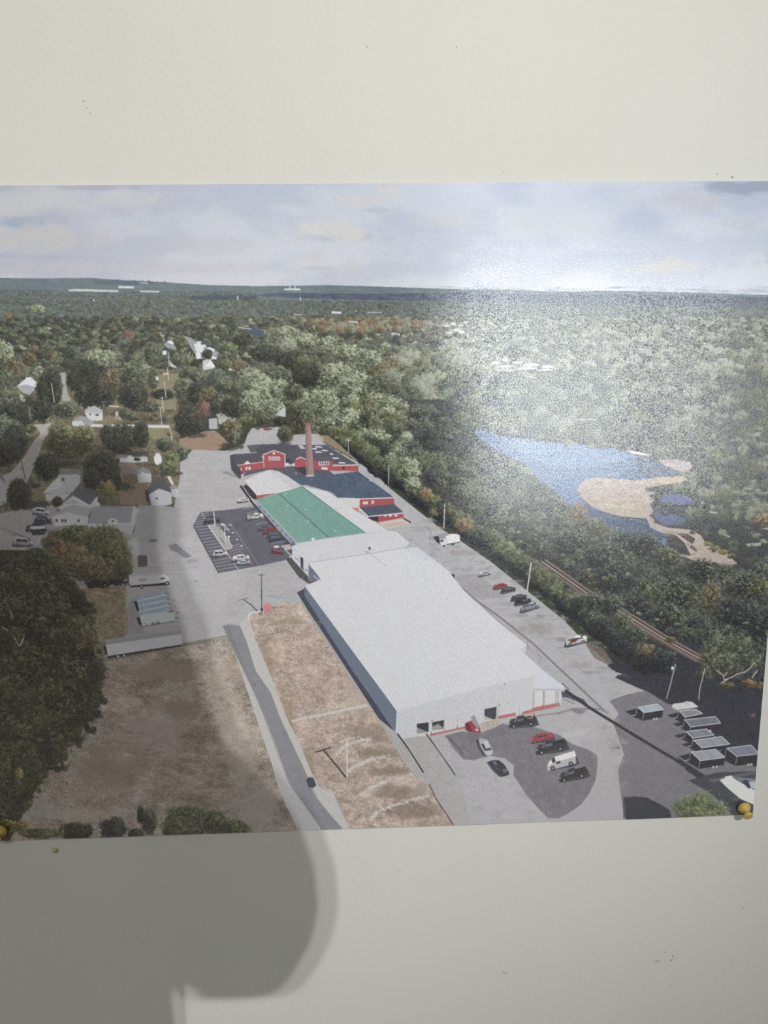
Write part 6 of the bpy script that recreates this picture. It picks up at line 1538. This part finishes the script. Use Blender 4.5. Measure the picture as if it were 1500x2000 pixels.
def rings(bm, rows, seg=28, yc=-.80):
    """stack of oval sections: rows = (z, back x, front x, half depth)"""
    L = []
    for z, xb, xf, hy in rows:
        L.append([bm.verts.new(((xb + xf) / 2 + (xf - xb) / 2 * math.cos(2 * math.pi * i / seg), yc + hy * math.sin(2 * math.pi * i / seg), z)) for i in range(seg)])
    for a, b in zip(L, L[1:]):
        for i in range(seg): bm.faces.new((a[i], a[(i + 1) % seg], b[(i + 1) % seg], b[i]))
    bm.faces.new(L[0][::-1]); bm.faces.new(L[-1])


def fuse(name, bm, mat, parent, voxel, smooth_it=4):
    """melt overlapping volumes into one continuous surface"""
    bmesh.ops.recalc_face_normals(bm, faces=bm.faces)
    o = obj(name, bm, mat, None)
    m = o.modifiers.new('fuse', 'REMESH'); m.mode = 'VOXEL'; m.voxel_size = voxel; m.use_smooth_shade = True
    s = o.modifiers.new('smooth', 'SMOOTH'); s.factor = .5; s.iterations = smooth_it
    dg = bpy.context.evaluated_depsgraph_get()
    me = bpy.data.meshes.new_from_object(o.evaluated_get(dg))
    o.modifiers.clear(); old = o.data; o.data = me; me.name = name; bpy.data.meshes.remove(old)
    if not me.materials: me.materials.append(mat)
    for p in me.polygons: p.use_smooth = True
    if parent: o.parent = parent
    return o


# --- the head turns its profile to the lamp; the outline below is that profile as the lamp sees it
LAMPV = np.array([LAMP['pos'][0], LAMP['pos'][1], LAMP['pos'][2] - ZC])
YH = -.80
TH = YH / LAMPV[1]


def prof(px, py):
    x, z = px_to_plane(px, py, 0.0)
    return x + (LAMPV[0] - x) * TH, z + (LAMPV[2] - z) * TH + ZC


_hx, _hz = prof(400, 1450)
SLX = (LAMPV[0] - _hx) / (YH - LAMPV[1]); SLZ = (LAMPV[2] + ZC - _hz) / (YH - LAMPV[1])


def tilt(bm, n0=0):
    """lean and turn the head so that its middle plane faces the lamp"""
    bm.verts.ensure_lookup_table()
    for v in bm.verts[n0:]:
        d = v.co.y - YH
        v.co.x -= SLX * d; v.co.z -= SLZ * d


HEADP = [(1946, 522, 440, .008), (1941, 545, 374, .022), (1931, 562, 372, .034), (1917, 577, 350, .044), (1903, 588, 334, .050), (1888, 596, 130, .053), (1840, 625, -20, .057), (1770, 640, -90, .063), (1690, 632, -140, .067), (1620, 606, -165, .070), (1557, 568, -180, .072),
         (1512, 534, -188, .073), (1450, 465, -192, .074), (1370, 432, -194, .074), (1280, 402, -194, .074), (1205, 388, -190, .073), (1167, 360, -185, .072), (1110, 332, -175, .070), (1060, 326, -150, .066), (990, 330, -110, .058), (930, 300, -60, .046), (885, 240, -10, .030), (860, 160, 40, .012)]


def ring_rows(rows, grow=0.0, cut=None):
    out = []
    for py, pf, pb, hy in rows:
        xf, z = prof(pf, py); xb, _ = prof(pb, py)
        if cut is not None: xb = max(xb, cut)
        out.append((z, xb - grow, xf + grow, hy + grow))
    return out


n1x, n1z = prof(324, 1960); n2x, n2z = prof(352, 2060)
DX = n2x - .066 + .056; KZ = (n2z - .02) / 1.43      # how far the figure stands from the drawing below, and its height


def stand(bm, n0=0):
    bm.verts.ensure_lookup_table()
    for v in bm.verts[n0:]:
        v.co.x += DX; v.co.z *= KZ


bm = bmesh.new()
rings(bm, ring_rows(HEADP, -.002))
limb(bm, [(n1x - .058, YH, n1z + .10, .056), (n1x - .058, YH, n1z, .058), (n2x - .060, YH - .01, n2z, .060)])
ex, ez = prof(372, 1400); fx_, fz_ = prof(60, 1430)
for s in (-1, 1):                                # ears
    limb(bm, [(fx_, YH + s * .074, fz_ + .022, .010), (fx_ - .006, YH + s * .078, fz_, .010), (fx_ + .002, YH + s * .074, fz_ - .020, .008)], 10)
tilt(bm)
bm.verts.ensure_lookup_table(); n0 = len(bm.verts)
limb(bm, [(-.056, -.83, 1.44, .062), (-.060, -.84, 1.40, .07)])
# trunk
limb(bm, [(-.06, -.84, 1.31, .085), (-.06, -.85, 1.22, .095), (-.06, -.86, 1.05, .09), (-.06, -.87, .95, .095)], 18)
limb(bm, [(-.17, -.73, 1.32, .050), (-.06, -.84, 1.36, .062), (.05, -.95, 1.32, .050)])
limb(bm, [(-.115, -.795, 1.24, .075), (-.005, -.905, 1.24, .075)]); limb(bm, [(-.11, -.82, .95, .075), (-.01, -.92, .95, .075)])
# legs
LEGS = ((-.125, -.81, -.14, -.80, -.15, -.84), (.005, -.935, .02, -.93, .02, -.97))
for hx, hy, kx, ky, fx, fy in LEGS:
    limb(bm, [(hx, hy, .90, .078), (kx, ky, .50, .058), (fx, fy, .10, .040), (fx + .01, fy + .01, .055, .038)])
    limb(bm, [(fx, fy - .02, .045, .036), (fx + .10, fy + .12, .032, .032)])
limb(bm, [(-.19, -.715, 1.32, .046), (-.295, -.665, 1.10, .044)])
# right arm hangs
limb(bm, [(.075, -.975, 1.32, .046), (.125, -1.02, 1.07, .044), (.150, -.985, .84, .028)])
limb(bm, [(.150, -.985, .84, .027), (.156, -.968, .77, .026)])
limb(bm, [(.140, -.955, .78, .016), (.170, -.985, .78, .016)])
for k, (L, r) in enumerate(((.062, .008), (.072, .0085), (.068, .0082), (.052, .0075))):
    x, y = .142 + k * .010, -.952 - k * .010
    limb(bm, [(x, y, .765, r * 1.1), (x + .004, y + .006, .765 - L * .5, r), (x + .001, y + .016, .765 - L, r * .8)], 10)
limb(bm, [(.140, -.955, .81, .013), (.130, -.930, .78, .010), (.131, -.920, .752, .0085)], 10)
stand(bm, n0)
# left forearm and the hand round the phone
limb(bm, [(-.295 + DX, -.665, 1.10 * KZ, .044), (-.27 + DX * .8, -.655, 1.12 * KZ, .043), (-.135, -.612, ZC - .015, .027)])
n1 = len(bm.verts)
limb(bm, [(-.135, -.612, 1.405, .026), (-.100, -.605, 1.435, .021), (-.0865, -.604, 1.462, .018)])
limb(bm, [(-.104, -.604, 1.430, .017), (-.083, -.602, 1.432, .012)])
for z, L, r in ((1.425, .040, .0072), (1.445, .049, .0080), (1.466, .051, .0082), (1.486, .046, .0078)):
    limb(bm, [(-.087, -.602, z - .006, r * 1.15), (-.079, -.587, z, r), (-.070, -.5780, z + .001, r), (-.070 + L * .55, -.5780, z + .003, r * .92), (-.070 + L, -.5785, z + .004, r * .8)], 10)
limb(bm, [(-.097, -.614, 1.438, .013), (-.078, -.614, 1.470, .0105), (-.058, -.610, 1.497, .0088), (-.042, -.607, 1.512, .0075)], 10)
bm.verts.ensure_lookup_table()
for v in bm.verts[n1:]: v.co.z += ZC - 1.42
PERSON = fuse('person', bm, M_SKIN, None, .0042, 2)
tag(PERSON, 'person in a dark grey shirt and face mask holding up a phone before the poster', 'person')

bm = bmesh.new()                                # shirt
limb(bm, [(-.058, -.836, 1.385, .076), (-.06, -.84, 1.345, .105), (-.06, -.85, 1.22, .130), (-.06, -.86, 1.05, .134), (-.06, -.87, .90, .142)], 18)
limb(bm, [(-.17, -.73, 1.325, .074), (-.06, -.84, 1.365, .078), (.05, -.95, 1.325, .074)])
limb(bm, [(-.115, -.795, 1.24, .108), (-.005, -.905, 1.24, .108)]); limb(bm, [(-.12, -.81, .92, .116), (0, -.93, .92, .116)]); limb(bm, [(-.10, -.82, 1.08, .100), (-.02, -.90, 1.08, .100)])
limb(bm, [(-.19, -.715, 1.325, .068), (-.255, -.682, 1.18, .062)]); limb(bm, [(.075, -.975, 1.325, .068), (.108, -1.005, 1.16, .062)])
stand(bm)
fuse('shirt', bm, M_SHIRT, PERSON, .008, 4)
bm = bmesh.new()                                # trousers
for hx, hy, kx, ky, fx, fy in LEGS:
    limb(bm, [(hx, hy, .90, .104), (kx, ky, .50, .076), (fx, fy, .10, .060)])
limb(bm, [(-.12, -.81, .92, .102), (0, -.93, .92, .102)])
stand(bm)
fuse('trousers', bm, M_JEANS, PERSON, .008, 4)
for fx, fy in ((-.15, -.84), (.02, -.97)):
    bm = bmesh.new(); limb(bm, [(fx - .015, fy - .035, .048, .047), (fx + .04, fy + .05, .045, .044), (fx + .11, fy + .13, .036, .036)])
    bm.verts.ensure_lookup_table()
    for v in bm.verts: v.co.x += DX; v.co.z = max(v.co.z, .001)
    fuse('shoe', bm, M_SHOE, PERSON, .006, 2)
bm = bmesh.new()                                # mask over nose and mouth
mcut = prof(330, 1750)[0]
rings(bm, ring_rows([r if r[0] > 1520 else r for r in HEADP[:11]], .0006, mcut))
tilt(bm); bmesh.ops.recalc_face_normals(bm, faces=bm.faces); MK = obj('face_mask', bm, M_MASK, PERSON, True)
bm = bmesh.new()
for s in (-1, 1):
    a1, b1 = prof(420, 1600); a2, b2 = prof(420, 1780)
    limb(bm, [(a1, YH + s * .064, b1, .0016), (fx_ + .03, YH + s * .076, fz_ + .012, .0016), (fx_ - .004, YH + s * .090, fz_ + .004, .0016), (fx_ + .01, YH + s * .080, fz_ - .03, .0016), (a2, YH + s * .060, b2, .0016)], 6)
tilt(bm); obj('ear_loop', bm, M_MASK, MK, True)
bm = bmesh.new()                                # hair
hr = []
for py, pf, pb, hy in [(1720, 0, -150, .058)] + [r for r in HEADP if r[0] <= 1690]:
    f = pf if py <= 1170 else (20 if py > 1400 else (90 if py > 1300 else (200 if py > 1240 else pf - 40)))
    xf, z = prof(f, py); xb, _ = prof(pb, py)
    hr.append((z, xb - .008, xf + (.001 if py <= 1170 else 0), hy + .006))
rings(bm, hr); tilt(bm)
fuse('hair', bm, M_HAIR, PERSON, .006, 1)
for s in (-1, 1):
    bm = bmesh.new(); bmesh.ops.create_uvsphere(bm, u_segments=16, v_segments=10, radius=.0115, matrix=Matrix.Translation((ex + .001, YH + s * .030, ez))); tilt(bm)
    E_ = obj('eye', bm, M_EYE, PERSON, True)
    bm = bmesh.new(); bmesh.ops.create_uvsphere(bm, u_segments=12, v_segments=8, radius=.0055, matrix=Matrix.Translation((ex + .0082, YH + s * .030, ez))); tilt(bm)
    obj('iris', bm, M_IRIS, E_, True)
    bm = bmesh.new(); limb(bm, [(ex + .004, YH + s * .016, ez + .020, .0035), (ex + .004, YH + s * .032, ez + .024, .0035), (ex - .006, YH + s * .046, ez + .019, .0028)], 8); tilt(bm); obj('eyebrow', bm, M_HAIR, PERSON, True)

# the phone
PH = empty('phone', (-.0275, -.5915, ZC - .006)); tag(PH, 'black phone held upright in the hand of the person', 'phone')
bm = bmesh.new(); add_box(bm, -.037, .037, -.004, .004, 0, .148)
bmesh.ops.bevel(bm, geom=[e for e in bm.edges if abs((e.verts[0].co - e.verts[1].co).y) > .005], offset=.010, segments=5, affect='EDGES')
bmesh.ops.bevel(bm, geom=list(bm.edges), offset=.0008, segments=2, affect='EDGES'); obj('phone_body', bm, M_PHONE, PH)
bm = bmesh.new(); add_box(bm, -.034, .034, -.0044, -.0040, .006, .142); obj('screen', bm, M_SCREEN, PH)
bm = bmesh.new()
for dx, dz in ((.0012, .1345),): add_lathe(bm, [(0, 0), (.006, 0), (.006, .0012), (.0048, .0014), (.0045, .0008), (0, .0008)], 24, Matrix.Translation((dx, .004, dz)) @ Matrix.Rotation(-math.pi / 2, 4, 'X'))
bmesh.ops.recalc_face_normals(bm, faces=bm.faces); obj('camera_lens', bm, M_PHONE, PH, True)
# =====================================================================================
# CAMERA AND VIEW
# =====================================================================================
cd = bpy.data.cameras.new('camera'); co = bpy.data.objects.new('camera', cd); COL.objects.link(co)
Rm = Matrix([list(r) for r in ROT])                       # columns: camera right, forward, up
right, fwd, up = Rm.col[0], Rm.col[1], Rm.col[2]
co.matrix_world = Matrix(((right[0], up[0], -fwd[0], CAM[0]), (right[1], up[1], -fwd[1], CAM[1]), (right[2], up[2], -fwd[2], CAM[2] + ZC), (0, 0, 0, 1)))
cd.sensor_fit = 'VERTICAL'; cd.sensor_height = 36.0; cd.lens = FPX / 2000 * 36.0; cd.clip_start = .002; cd.clip_end = 50
SC.camera = co
SC.view_settings.view_transform = 'Standard'; SC.view_settings.look = 'None'; SC.view_settings.gamma = 1.0; SC.view_settings.use_curve_mapping = False
SC.view_settings.exposure = EXPO
SC.cycles.use_denoising = True; SC.cycles.max_bounces = 8; SC.cycles.caustics_reflective = False; SC.cycles.caustics_refractive = False
